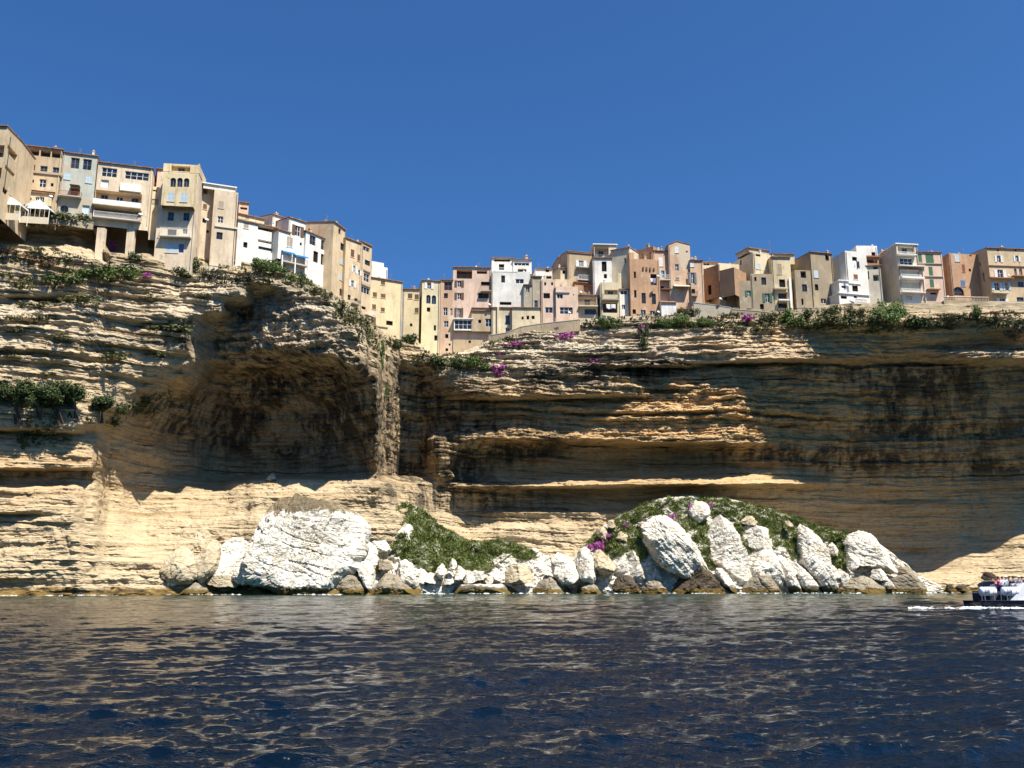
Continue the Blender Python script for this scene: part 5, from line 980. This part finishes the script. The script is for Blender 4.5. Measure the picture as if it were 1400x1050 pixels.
# ================================================================== THINGS ON THE CLIFF AND THE HOUSES
def Yh(px): return float(np.interp(px, *YH))
def dish(label, a, b, dpx, Y):
    p = WV(a, b, Y); r_ = dpx/2*Y/F_PX; ax = Vector((.35, -.85, .4)).normalized()
    root = empty('satellite_dish', p+Vector((0, .9, -r_-.4)), label, 'satellite dish', 'satellite dishes'); root_l = root.location
    m = MB(); m.lathe(p, ax, [(0, r_*.05), (.02, r_*.4), (.07*r_+.02, r_*.75), (.2*r_+.02, r_), (.2*r_, r_*.97), (.0, r_*.4), (-.03, r_*.04)], 18); m.build('reflector', TRIM['w'], root, root_l, True)
    m = MB(); m.tube([p-ax*.02, p-Vector((0, -.25, .15)), p+Vector((0, .9, -r_-.4))], .035); m.build('bracket', TRIM['y'], root, root_l)
    m = MB(); m.tube([p+Vector((0, -.05, -r_*.9)), p+ax*r_*1.0], .02); q = p+ax*r_*1.0; m.tube([q, q+ax*.12], .05); m.build('feed_arm', TRIM['y'], root, root_l)
for a in (("white satellite dish between the stacked windows right of the tower house", 282.5, 301, 6, 174.5), ("white satellite dish at the right end of the lowest pillar house balcony", 192, 294, 7, 170.5), ("white satellite dish on the roof canopy beside the wooden veranda", 669, 417, 5, 210.5),
          ("white satellite dish in front of the wide blue window of the pink house", 778.5, 428, 5, 209.8), ("white satellite dish above the yellow glazed balcony", 794, 400, 5, 211), ("white satellite dish beside the laundry window of the stepped orange house", 899.5, 378, 5, 210), ("white satellite dish at the foot of the stepped orange house", 900, 427, 5, 209.5),
          ("white satellite dish on the terrace wall below the cream house", 985, 409, 5, 208.5), ("big white satellite dish below the stepped white balconies", 1164, 412, 9, 208), ("small white satellite dish right of the ochre apartment house shutters", 1379.5, 377, 4, 209.3), ("white satellite dish on the wall of the ochre house under the white canopy", 69.5, 269, 6, 163.5)):
    dish(*a)
# stone pillars under the balcony house
for i, (x0, x1, y0, y1, lab) in enumerate(((133, 139, 314, 345, 'tall stone pillar under the balcony house, the left one'), (174, 180, 314, 346, 'tall stone pillar under the balcony house, the right one'))):
    m = MB(); Yp = 168.3+i*2.6; a, b = WV(x0, y0-3, Yp), WV(x1, y1+3, Yp); m.box(Vector((a.x, Yp, 0)), Vector((1, .2, 0)), Vector((0, 1, 0)), 0, b.x-a.x, 0, .9, b.z-.6, a.z); m.box(Vector((a.x-.06, Yp-.06, 0)), Vector((1, .2, 0)), Vector((0, 1, 0)), 0, b.x-a.x+.12, 0, 1.0, b.z-1.2, b.z-.602)
    loc = Vector((a.x+.4, Yp, b.z-.6)); o = m.build('stone_pillar', PL['pale'], None, loc); o.location = loc; tag(o, lab, 'pillar', 'stone pillars under the balcony house')
# walls along the cliff edge
def wall_line(label, pts, h, mat, thick=.4, cap=True, name='retaining_wall', cat='wall', down=2.0):
    """pts: (px, py of its top, Y)"""
    P = [WV(*p) for p in pts]; root = empty(name, (P[0]+P[-1])/2-Vector((0, 0, h)), label, cat); m = MB(); c_ = MB()
    for p, q in zip(P[:-1], P[1:]):
        d = Vector((q.x-p.x, q.y-p.y, 0)); n = Vector((-d.y, d.x, 0)).normalized()*thick
        lo = [p-Vector((0, 0, h+down)), q-Vector((0, 0, h+down))]
        m.hexa([lo[0], lo[1], lo[1]+n, lo[0]+n, p, q, q+n, p+n])
        e = n.normalized()*.07; u = Vector((0, 0, .004)); v = Vector((0, 0, .13)); c_.hexa([p-e+u, q-e+u, q+n+e+u, p+n+e+u, p-e+v, q-e+v, q+n+e+v, p+n+e+v])
    m.build('wall', mat, root, root.location)
    if cap: c_.build('coping', TRIM['s'], root, root.location)
    return root
wall_line('long terrace wall below the orange houses with a thin white coping', [(948,414,209),(975,417,209),(1000,421,209)], 2.2, PL['grey'])
wall_line('low pale stone wall running under the bare stone house with green shutters', [(1000,423,208.6),(1030,425,208.6),(1058,428,208.8)], 1.6, PL['stone'])
wall_line('dark retaining wall below the brown weathered stone house', [(1090,421,209.5),(1128,421,209.5)], 1.6, PL['grey'])
wall_line('stepped stone wall climbing from the pink house down to the wooden veranda', [(668,459,208.5),(692,455,208.5),(712,447,208.5),(738,443,208.5),(765,440,208.5),(793,437,208.6)], .7, PL['stone'])
wall_line('low wall with a railing below the pale stone house', [(286,363,176.5),(310,366,178.5),(332,369,180.5)], 1.1, PL['pale'])
wall_line('hedge topped wall below the left balcony houses', [(-20,290,157.5),(28,291,161),(90,299,164.5),(128,305,167.5)], .7, PL['stone'], down=.6)
wall_line('ochre arched foundation wall below the wide yellow house', [(511,449,204.5),(531,449,206.5)], 3.4, PL['ochre'])
# balustrade terrace on the right
root = empty('terrace_balustrade', WV(1325, 412, 208.5), 'stone balustrade terrace between the pink house and the ochre apartment house', 'balustrade'); m = MB(); r_ = MB(); k = MB()
A_, B_ = WV(1290, 405, 208.6), WV(1352, 406, 208.6)
m.hexa([A_-Vector((0, 0, 4)), B_-Vector((0, 0, 4)), B_+Vector((0, 3, -4)), A_+Vector((0, 3, -4)), A_-Vector((0, 0, 1)), B_-Vector((0, 0, 1)), B_+Vector((0, 3, -1)), A_+Vector((0, 3, -1))]); m.build('wall', PL['stone'], root, root.location)
d = (B_-A_); L_ = d.length; d.normalize()
for i in range(30): q = A_+d*(L_*(i+.5)/30); k.lathe(q+Vector((0, .1, -.995)), (0, 0, 1), [(0, .09), (.06, .09), (.1, .05), (.3, .1), (.55, .05), (.75, .08), (.8, .09)], 8)
k.build('baluster_row', PL['pale'], root, root.location); bar_ = MB(); bar_.tube([A_+Vector((0, .1, -.1)), B_+Vector((0, .1, -.1))], .13, 6); bar_.build('handrail', PL['pale'], root, root.location)
# blue awning and terrace under the white house
root = empty('awning_terrace', WV(402, 365, 184), 'terrace with brown railing under the blue awning of the white houses', 'terrace'); 
T0, T1 = WV(386, 355, 182.6), WV(421, 366, 186.2); bk_ = Vector((-(T1-T0).y, (T1-T0).x, 0)).normalized()*3
T1.z = T0.z; m = MB(); m.hexa([T0-Vector((0, 0, .3)), T1-Vector((0, 0, .3)), T1+bk_-Vector((0, 0, .3)), T0+bk_-Vector((0, 0, .3)), T0, T1, T1+bk_, T0+bk_]); m.build('slab', TRIM['s'], root, root.location)
r_ = MB(); dv = (T1-T0).normalized(); L_ = (T1-T0).length
for i in range(int(L_/.16)+1): q = T0+dv*(.16*i); r_.tube([q, q+Vector((0, 0, .95))], .016, 4)
r_.tube([T0+Vector((0, 0, .97)), T1+Vector((0, 0, .97))], .035, 5); r_.build('railing', TRIM['b'], root, root.location)
for q in (T0+bk_*.02, (T0+T1)/2+bk_*.02, T1+bk_*.02): p_ = MB(); p_.tube([q-Vector((0, 0, 2.6)), q+Vector((0, 0, 1.0))], .16, 6); p_.build('support_post', TRIM['w'], root, root.location)
M_AWN = simple('blue_awning_cloth', (.02, .22, .55), .7, .2)
for i, (f0, f1) in enumerate(((0, .47), (.5, 1))):
    a0, a1 = T0+dv*L_*f0+Vector((0, 0, 2.0)), T0+dv*L_*f1+Vector((0, 0, 2.0)); a1.z -= .2*i; a0.z -= .25*i; up = bk_*.75+Vector((0, 0, .95)); m = MB()
    m.hexa([a0, a1, a1+up, a0+up, a0+Vector((0, 0, .04)), a1+Vector((0, 0, .04)), a1+up+Vector((0, 0, .04)), a0+up+Vector((0, 0, .04))]); vl = Vector((0, 0, -.28))
    m.hexa([a0+vl, a1+vl, a1+vl+bk_*.01, a0+vl+bk_*.01, a0-Vector((0, 0, .002)), a1-Vector((0, 0, .002)), a1+bk_*.01-Vector((0, 0, .002)), a0+bk_*.01-Vector((0, 0, .002))])
    loc = (a0+a1)/2; o = m.build('awning', M_AWN, None, loc); o.location = loc; tag(o, f'{"left" if i == 0 else "right"} blue cloth awning over the railed terrace of the white houses', 'awning', 'blue awnings over the terrace')
# white canopies of the left restaurant terrace
for i, (x0, x1, yt, yb, Yc, lab) in enumerate(((-14, 25, 268, 276, 155, 'white pyramid canopy at the left frame edge above the hedge'), (29, 65, 273, 282, 160.5, 'white pyramid canopy in front of the pinkish house with three open bays'))):
    a, b = WV(x0, yb, Yc), WV(x1, yb, Yc); w_ = b.x-a.x; top = WV((x0+x1)/2, yt, Yc+1.5); ap = Vector(((a.x+b.x)/2, Yc+1.5, top.z)); c = [Vector((a.x, Yc, a.z)), Vector((b.x, Yc+.8, a.z)), Vector((b.x, Yc+3.6, a.z)), Vector((a.x, Yc+3, a.z))]
    root = empty('terrace_canopy', ap-Vector((0, 0, 3.6)), lab, 'canopy', 'white canopies'); m = MB()
    for k in range(4): p, q = c[k], c[(k+1) % 4]; m.poly([p, q, ap]); m.poly([q-Vector((0, 0, .3)), q, p, p-Vector((0, 0, .3))]); m.poly([ap-Vector((0, 0, .05)), q-Vector((0, 0, .05)), p-Vector((0, 0, .05))])
    m.build('canopy_cloth', TRIM['w'], root, root.location)
    for p in c: m = MB(); m.tube([p, p-Vector((0, 0, 3.2))], .06); m.build('post', TRIM['w'], root, root.location)
    m = MB(); m.hexa([c[0]-Vector((0, 0, 3.2)), c[1]-Vector((0, 0, 3.2)), c[1]+Vector((0, .08, -3.2)), c[0]+Vector((0, .08, -3.2)), c[0]-Vector((0, 0, 1.9)), c[1]-Vector((0, 0, 1.9)), c[1]+Vector((0, .08, -1.9)), c[0]+Vector((0, .08, -1.9))])
    for k in range(7): q = c[0]+(c[1]-c[0])*(k/6); m.tube([q-Vector((0, -.04, 1.9)), q-Vector((0, -.04, .3))], .05, 4)
    m.build('screen_frame', TRIM['c'], root, root.location)
# laundry
M_CLOTH = {k: simple(f'{k} cloth', c, .9, .1) for k, c in (('white', (.8, .79, .77)), ('mauve', (.36, .26, .36)), ('dark', (.05, .05, .07)), ('pink', (.75, .06, .22)), ('black', (.02, .02, .025)), ('pale blue', (.45, .55, .62)), ('red', (.35, .05, .05)), ('denim', (.08, .12, .22)))}
def cloth(label, a, b, wpx, hpx, Y, col, seed, group='laundry hung out to dry'):
    p = WV(a, b, Y); s_ = Y/F_PX; w_, h_ = wpx*s_, hpx*s_; n = 14; V = []; rs_ = random.Random(seed); ph = rs_.uniform(0, 6)
    for j in range(9):
        for i in range(n): u = i/(n-1); v = j/8; V.append((-w_/2+w_*u+.06*w_*v*math.sin(u*9+ph), .06*math.sin(u*11+ph)*v-.1, -h_*v*(1-.12*math.sin(u*5+ph))))
    o = np_mesh('laundry', np.array(V), grid_quads(9, n), M_CLOTH[col], smooth=True, loc=p); sm_ = o.modifiers.new('thickness', 'SOLIDIFY'); sm_.thickness = .02
    return tag(o, label, 'laundry', group)
cloth('white sheet on the left of the line in the arched loggia', 831.5, 416.5, 6, 6.5, 210.2, 'white', 1); cloth('white sheet on the right of the line in the arched loggia', 838.5, 416.5, 6, 6, 210.2, 'white', 2)
cloth('white shirt hanging under the window of the stepped orange house', 890.5, 381, 4, 5, 208.2, 'white', 3); cloth('mauve cloth hanging under the window of the stepped orange house', 894.5, 381, 4, 7, 208.2, 'mauve', 4)
cloth('white laundry hanging under the top window of the white house', 1167.5, 357, 4, 9, 209.5, 'white', 5); cloth('dark laundry hanging under the top window of the white house', 1172.5, 357.5, 4, 11, 209.5, 'dark', 6)
# roof aerials
for i, (a, b, hp, Yv, lab) in enumerate(((1052.5, 337, 9, 216, 'thin roof aerial on the cream house with the box parapet'), (447, 300, 6, 196, 'thin roof aerial left of the tall tan house'), (489, 332, 6, 203, 'thin roof aerial on the ochre house with white shutters'), (869, 347, 8, 220, 'thin roof aerial on the brown gabled house'))):
    p = WV(a, b, Yv); h_ = hp*Yv/F_PX; m = MB(); m.tube([p-Vector((0, 0, 2.5)), p+Vector((0, 0, h_))], .035, 5)
    for k in range(4): q = p+Vector((0, 0, h_*(.98-.14*k))); m.tube([q-Vector((.35-.05*k, 0, 0)), q+Vector((.35-.05*k, 0, 0))], .018, 4)
    loc = p-Vector((0, 0, 2.5)); o = m.build('roof_aerial', TRIM['y'], None, loc); o.location = loc; tag(o, lab, 'aerial', 'roof aerials')
# ================================================================== PEOPLE
M_SKIN = simple('sun tanned skin', (.42, .25, .17), .6, .3, .1); M_HAIR = simple('dark brown hair', (.03, .018, .012), .7, .3)
def ring_tube(mb, path, rad, n=10):
    base = len(mb.v)
    for p, (rx, ry) in zip(path, rad):
        for k in range(n): t_ = 2*math.pi*k/n; mb.v.append((p[0]+rx*math.cos(t_), p[1]+ry*math.sin(t_), p[2]))
    for i in range(len(path)-1):
        for k in range(n): a0 = base+i*n+k; a1 = base+i*n+(k+1) % n; mb.f.append((a0, a1, a1+n, a0+n))
    mb.f.append(tuple(base+k for k in range(n))[::-1]); mb.f.append(tuple(base+(len(path)-1)*n+k for k in range(n)))
def skin_body(edges, rad, pts):
    me = bpy.data.meshes.new('body'); me.from_pydata(pts, edges, []); o = bpy.data.objects.new('body', me); COL.objects.link(o)
    md = o.modifiers.new('skin', 'SKIN'); sv = me.skin_vertices[0].data
    for i, r_ in enumerate(rad): sv[i].radius = (r_, r_) if not isinstance(r_, tuple) else r_
    sv[0].use_root = True; ss = o.modifiers.new('smooth', 'SUBSURF'); ss.levels = 1; ss.render_levels = 1
    dg = bpy.context.evaluated_depsgraph_get(); m2 = bpy.data.meshes.new_from_object(o.evaluated_get(dg)); bpy.data.objects.remove(o); return m2
def person(label, loc, rz, shirt, hat=None, sit=True, hair=True, lean=0.0, trousers='denim', group=None):
    """a figure of 1.72 m; seated: hips at the origin's height + 0.45"""
    H = .45 if sit else .92; P = []; E = []; Rr = []
    def v(x, y, z, r_): P.append((x, y, z)); Rr.append(r_); return len(P)-1
    def e(a, b): E.append((a, b))
    pel = v(0, 0, H, (.15, .11)); w1 = v(0, -.02-lean*.3, H+.16, (.13, .095)); ch = v(0, -.03-lean, H+.36, (.165, .105)); nb = v(0, -.03-lean*1.2, H+.50, (.07, .065)); nk = v(0, -.05-lean*1.3, H+.57, .052)
    hd = v(0, -.065-lean*1.4, H+.66, (.075, .092)); cr = v(0, -.055-lean*1.4, H+.76, (.07, .085)); ns = v(0, -.165-lean*1.4, H+.655, .014)
    for a, b in ((pel, w1), (w1, ch), (ch, nb), (nb, nk), (nk, hd), (hd, cr), (hd, ns)): e(a, b)
    for s in (-1, 1):
        ear = v(s*.085, -.05-lean*1.4, H+.66, .016); e(hd, ear)
        sh = v(s*.17, -.03-lean, H+.44, .06); el = v(s*.23, -.06-lean*.6, H+.17, .043); wr = v(s*.15, -.28, H+.07, .03); e(ch, sh); e(sh, el); e(el, wr)
        pm = v(s*.135, -.34, H+.05, (.038, .02)); e(wr, pm)
        for k, (dx, ln) in enumerate(((-.03, .06), (-.011, .075), (.009, .07), (.027, .055))):
            f1 = v(s*.135+dx, -.34-ln*.6, H+.045, .0095); f2 = v(s*.135+dx, -.34-ln, H+.02, .008); e(pm, f1); e(f1, f2)
        th = v(s*.135-s*.05, -.36, H+.055, .01); e(wr, th)
        hp = v(s*.09, -.01, H-.02, .085); e(pel, hp)
        if sit: kn = v(s*.12, -.43, H+.02, .062); an = v(s*.12, -.42, .08, .04); ft = v(s*.12, -.58, .03, .038)
        else: kn = v(s*.1, -.02, .48, .062); an = v(s*.1, .02, .08, .04); ft = v(s*.1, -.13, .03, .038)
        e(hp, kn); e(kn, an); e(an, ft)
    me = skin_body(E, Rr, P); me.name = 'person'; me.materials.append(M_SKIN)
    root = bpy.data.objects.new('person', me); COL.objects.link(root); root.location = loc; root.rotation_euler.z = rz; tag(root, label, 'person', group)
    # clothing: shirt and trousers as loose shells over the body, hair, eyes and mouth
    m = MB(); ring_tube(m, [(0, 0, H-.04), (0, -.01-lean*.2, H+.12), (0, -.03-lean*.8, H+.32), (0, -.03-lean, H+.44), (0, -.035-lean*1.1, H+.51)], [(.175, .13), (.16, .12), (.195, .13), (.18, .115), (.075, .07)], 14)
    for s in (-1, 1): m.tube([(s*.15, -.03-lean, H+.45), (s*.21, -.045-lean*.8, H+.30), (s*.226, -.055-lean*.7, H+.22)], [.075, .068, .065], 8)
    m.build('shirt', M_CLOTH[shirt], root, smooth=True)
    m = MB()
    for s in (-1, 1): m.tube([(s*.06, 0, H+.03), (s*.1, -.1 if sit else -.01, H-.0 if sit else H-.2), (s*.12, -.43 if sit else -.02, H+.02 if sit else .47), (s*.12, -.425 if sit else .01, .16)], [.115, .1, .082, .065], 9)
    m.build('trousers', M_CLOTH[trousers], root, smooth=True)
    hx = Vector((0, -.06-lean*1.4, H+.695)); m = MB()
    if hat: m.lathe(hx+Vector((0, 0, .045)), (0, 0, 1), [(0, .15), (.012, .15), (.02, .108), (.07, .1), (.105, .06), (.112, .0)], 14); m.build('hat', M_CLOTH[hat], root, smooth=True)
    m = MB(); m.lathe(hx+Vector((0, .022, -.07)), (0, 0, 1), [(0, .06), (.03, .092), (.09, .104), (.13, .094), (.16, .06), (.175, .0)], 12); m.build('hair', M_HAIR, root, smooth=True)
    m = MB()
    for s in (-1, 1): m.lathe(hx+Vector((s*.032, -.088, -.02)), (0, -1, 0), [(0, .013), (.006, .01), (.008, 0)], 8)
    m.build('eyes', M_CLOTH['black'], root); m = MB(); m.tube([hx+Vector((-.025, -.088, -.088)), hx+Vector((0, -.094, -.09)), hx+Vector((.025, -.088, -.088))], .006, 5); m.build('mouth', M_CLOTH['red'], root)
    return root
# ================================================================== TOUR BOAT
BY = 79.0; bx = WV(1341, 825, BY).x; BL = 11.0
root = empty('tour_boat', (bx+BL/2, BY, 0), 'dark blue tour boat with white life raft canisters at the right frame edge', 'boat'); RL = root.location
M_HULL = simple('dark navy gelcoat', (.010, .014, .035), .25, .5); M_GEL = simple('white gelcoat', (.78, .79, .80), .3, .5, .06); M_DECK = simple('grey deck', (.32, .32, .33), .7, .3)
def hull_sec(u, zf, half):   # half breadth along the boat, stern 0 .. bow 1
    return half*(1-max(0, (u-.55)/.45)**2.2)
m = MB(); nS = 24; prof = ((-.45, .1), (-.25, .75), (.12, .93), (.5, 1.0), (.66, 1.02)); base = len(m.v)
for i in range(nS+1):
    u = i/nS; hb = max(.02, hull_sec(u, 0, 1.55)); rk = .9*max(0, u-.8)
    for s in (-1, 1):
        for (z, f) in (prof if s < 0 else prof[::-1]): m.v.append((bx+u*BL+rk*(z+.45)*.5, BY+1.5+s*hb*f, z+(.35*max(0, u-.5)**2 if z > 0 else .3*max(0, u-.75))))
for i in range(nS):
    for k in range(9): a0 = base+i*10+k; m.f.append((a0, a0+1, a0+11, a0+10))
m.f.append(tuple(base+k for k in range(10))); m.build('hull', M_HULL, root, RL, True)
m = MB()
for i in range(nS):
    u0, u1 = i/nS, (i+1)/nS; h0, h1 = hull_sec(u0, 0, 1.5), hull_sec(u1, 0, 1.5); z0, z1 = .60+.35*max(0, u0-.5)**2, .60+.35*max(0, u1-.5)**2
    m.poly([(bx+u0*BL, BY+1.5-h0, z0), (bx+u1*BL, BY+1.5-h1, z1), (bx+u1*BL, BY+1.5+h1, z1), (bx+u0*BL, BY+1.5+h0, z0)])
m.build('deck', M_DECK, root, RL)
m = MB(); m.tube([(bx-.05, BY-.08, .68)]+[(bx+u*BL, BY+1.5-hull_sec(u, 0, 1.58), .68+.35*max(0, u-.5)**2) for u in [k/12 for k in range(13)]], .06, 6); m.build('rub_rail', M_CLOTH['black'], root, RL)
# raised white side and wheelhouse towards the bow
m = MB(); x0 = WV(1387, 820, BY).x
P = lambda x, y, z: Vector((x, BY+y, z))
m.hexa([P(x0-.35, .02, .62), P(x0+5.2, .25, .62), P(x0+5.2, 2.75, .62), P(x0-.35, 2.98, .62), P(x0+1.1, .06, 2.1), P(x0+4.6, .3, 2.3), P(x0+4.6, 2.7, 2.3), P(x0+1.1, 2.94, 2.1)])
m.build('wheelhouse', M_GEL, root, RL)
m = MB(); m.hexa([P(x0+1.7, .0, 1.35), P(x0+4.3, .2, 1.35), P(x0+4.3, .26, 1.35), P(x0+1.7, .06, 1.35), P(x0+1.9, .02, 1.95), P(x0+4.2, .22, 1.95), P(x0+4.2, .28, 1.95), P(x0+1.9, .08, 1.95)]); m.build('window_band', M_GLASS, root, RL)
def canister(x, y):
    m = MB(); r_ = .37; L_ = 1.4; m.lathe(P(x, y, 1.45), (1, 0, 0), [(0, .02), (.01, .2), (.07, .31), (.16, r_), (L_*.49, r_), (L_*.492, r_+.02), (L_*.51, r_+.02), (L_*.512, r_), (L_-.16, r_), (L_-.07, .31), (L_-.01, .2), (L_, .02)], 20); c_ = m.build('life_raft_canister', M_GEL, root, RL, True)
    m = MB()
    for q in (.35, 1.05): m.lathe(P(x+q-.02, y, 1.45), (1, 0, 0), [(0, r_+.006), (.03, r_+.006)], 20)
    m.build('strap', M_CLOTH['black'], c_, RL); m = MB()
    for q in (.3, 1.1):
        m.tube([P(x+q, y-.3, .62), P(x+q, y-.22, 1.17)], .03, 5); m.tube([P(x+q, y+.3, .62), P(x+q, y+.22, 1.17)], .03, 5)
    m.tube([P(x+.2, y-.26, 1.14), P(x+1.2, y-.26, 1.14)], .03, 5); m.build('cradle', TRIM['y'], c_, RL)
canister(WV(1341.5, 807, BY).x, .35); canister(WV(1372, 807, BY).x, .35)
m = MB()
for q in (0, 1.6, 3.2): m.tube([P(bx+.2+q, .1, .62), P(bx+.2+q, .1, 1.3)], .025, 5)
m.tube([P(bx+.2, 2.9, 1.35), P(bx+3.6, 2.9, 1.35)], .03, 5); m.tube([P(bx+.2, .1, 1.3), P(bx+.2, 2.9, 1.35)], .03, 5); m.build('stern_rail', TRIM['y'], root, RL)
m = MB()
for q in (1.5, 2.4, 3.2): m.box(Vector((bx+q, BY, 0)), Vector((1, 0, 0)), Vector((0, 1, 0)), 0, .5, 1.0, 2.6, 1.452, 1.88); m.box(Vector((bx+q, BY, 0)), Vector((1, 0, 0)), Vector((0, 1, 0)), -.08, .0, 1.0, 2.6, 1.452, 2.05)
m.build('bench_seats', M_CLOTH['denim'], root, RL)
m = MB(); m.box(Vector((bx, BY, 0)), Vector((1, 0, 0)), Vector((0, 1, 0)), .7, 4.2, .85, 2.75, .602, 1.45); m.build('passenger_deck', M_CLOTH['dark'], root, RL)
m = MB(); m.tube([P(bx+.7, .9, 1.45), P(bx+.7, .9, 2.3), P(bx+3.9, .9, 2.3), P(bx+3.9, .9, 1.45)], .025, 5); m.tube([P(bx+1.8, .9, 1.45), P(bx+1.8, .9, 2.3)], .02, 5); m.tube([P(bx+2.9, .9, 1.45), P(bx+2.9, .9, 2.3)], .02, 5); m.build('side_rail', TRIM['y'], root, RL)
GP = 'passengers on the tour boat'
def seat(px_, y, lab, *a, **k): return person(lab, (WV(px_, 800, BY+y).x, BY+y, .87), R(-90) if 'rz' not in k else k.pop('rz'), *a, group=GP, **k)
M_DARKHAIR = M_HAIR
person('passenger in a bright pink top seated behind the gap between the canisters', (WV(1365, 800, BY+1.2).x, BY+1.2, 1.45), R(60), 'pink', group=GP)
person('passenger in a white hat and pale top left of the dark standing passenger', (WV(1375.5, 800, BY+1.5).x, BY+1.5, 1.45), R(30), 'pale blue', 'white', group=GP, trousers='dark')
person('standing passenger in dark clothes behind the second canister', (WV(1387, 800, BY+2.2).x, BY+2.2, 1.45), R(-100), 'dark', None, True, group=GP, trousers='dark')
person('passenger in a pale blue cap near the wheelhouse', (WV(1394.5, 800, BY+1.3).x, BY+1.3, 1.45), R(-60), 'mauve', 'pale blue', group=GP)
person('passenger in black at the right frame edge of the boat', (WV(1398.5, 800, BY+2.3).x, BY+2.3, 1.45), R(200), 'black', None, group=GP, trousers='dark')
person('passenger in a dark red top seated left of the pink top', (WV(1359, 800, BY+2.0).x, BY+2.0, 1.45), R(-80), 'red', None, group=GP, lean=.08)
person('passenger in a white top leaning at the rail beside the pink top', (WV(1369.5, 800, BY+1.4).x, BY+1.4, 1.452), R(20), 'white', None, group=GP, lean=.06)
person('passenger with dark hair and black top behind the white hat', (WV(1380.5, 800, BY+2.4).x, BY+2.4, 1.453), R(-70), 'black', None, group=GP)
person('person in white standing on the balustrade terrace', WV(1296.5, 411.5, 209.3)+Vector((0, 0, -.15)), R(10), 'white', None, False, trousers='mauve')
# ================================================================== FOAM
M_FOAM = None
t = NT('sea_foam'); n_ = t.noise(t.scaled(2.2, 2.6, 3), 1, 7, .75); t.set(t.b, 'Alpha', t.ramp(n_, [(.47, 0.0), (.6, 1.0)])); M_FOAM = t.done((.8, .82, .83), .8, .2)
def foam(name, label, strips, seed):
    V = []; Q = []; rs_ = np.random.RandomState(seed)
    for (x0, y0, x1, y1, wd) in strips:
        n = max(4, int(math.hypot(x1-x0, y1-y0)/.4)); dx, dy = (x1-x0), (y1-y0); L_ = math.hypot(dx, dy); nx, ny = -dy/L_, dx/L_; b0 = len(V)
        for i in range(n+1):
            u = i/n; w_ = wd*(.25+.75*math.sin(math.pi*min(1, u*1.02+.02)))*(.5+rs_.rand())
            off = .3*wd*perlin(u*L_*.3, seed, 0.5)
            for j in range(5): f = (j/4-.5)*2; V.append((x0+dx*u+nx*(w_*f+off), y0+dy*u+ny*(w_*f+off), .06+.22*(1-f*f)*rs_.rand()**2))
        for i in range(n):
            for j in range(4): a0 = b0+i*5+j; Q.append((a0, a0+1, a0+6, a0+5))
    o = np_mesh(name, np.array(V, float), np.array(Q), M_FOAM, smooth=True); return tag(o, label, 'foam', kind='stuff')
_r = random.Random(9)
foam('wake_foam', 'white wake foam trailing behind and along the tour boat', [(lambda x, y, L: (x, y, x+L, y+_r.uniform(-.15, .15), _r.uniform(.05, .22)))(bx-6.5+9*_r.random()**.7, BY-.55+_r.gauss(0, .3), _r.uniform(.4, 1.6)) for k in range(46)]+[(bx-1, BY-.45, bx+6, BY-.2, .12)], 3)
def sh(a, b, Yq): return WV(a, 812, Yq).x, Yq, WV(b, 812, Yq).x, Yq+.3
foam('shore_foam', 'white foam where small waves break on the shore rocks', [(*sh(1215, 1310, 188.6), .35), (*sh(945, 985, 181.5), .45), (*sh(905, 925, 182.5), .3), (*sh(1150, 1180, 185), .3), (*sh(200, 232, 164), .5), (*sh(0, 24, 151), .3), (*sh(60, 85, 154), .2), (*sh(700, 780, 182.8), .25), (*sh(830, 860, 182.8), .2), (*sh(560, 620, 177), .2), (*sh(260, 330, 165), .25), (*sh(400, 470, 164.5), .3), (*sh(640, 690, 180), .25), (*sh(1010, 1075, 183), .3), (*sh(1085, 1140, 185.5), .25), (*sh(100, 160, 155.5), .25)], 5)
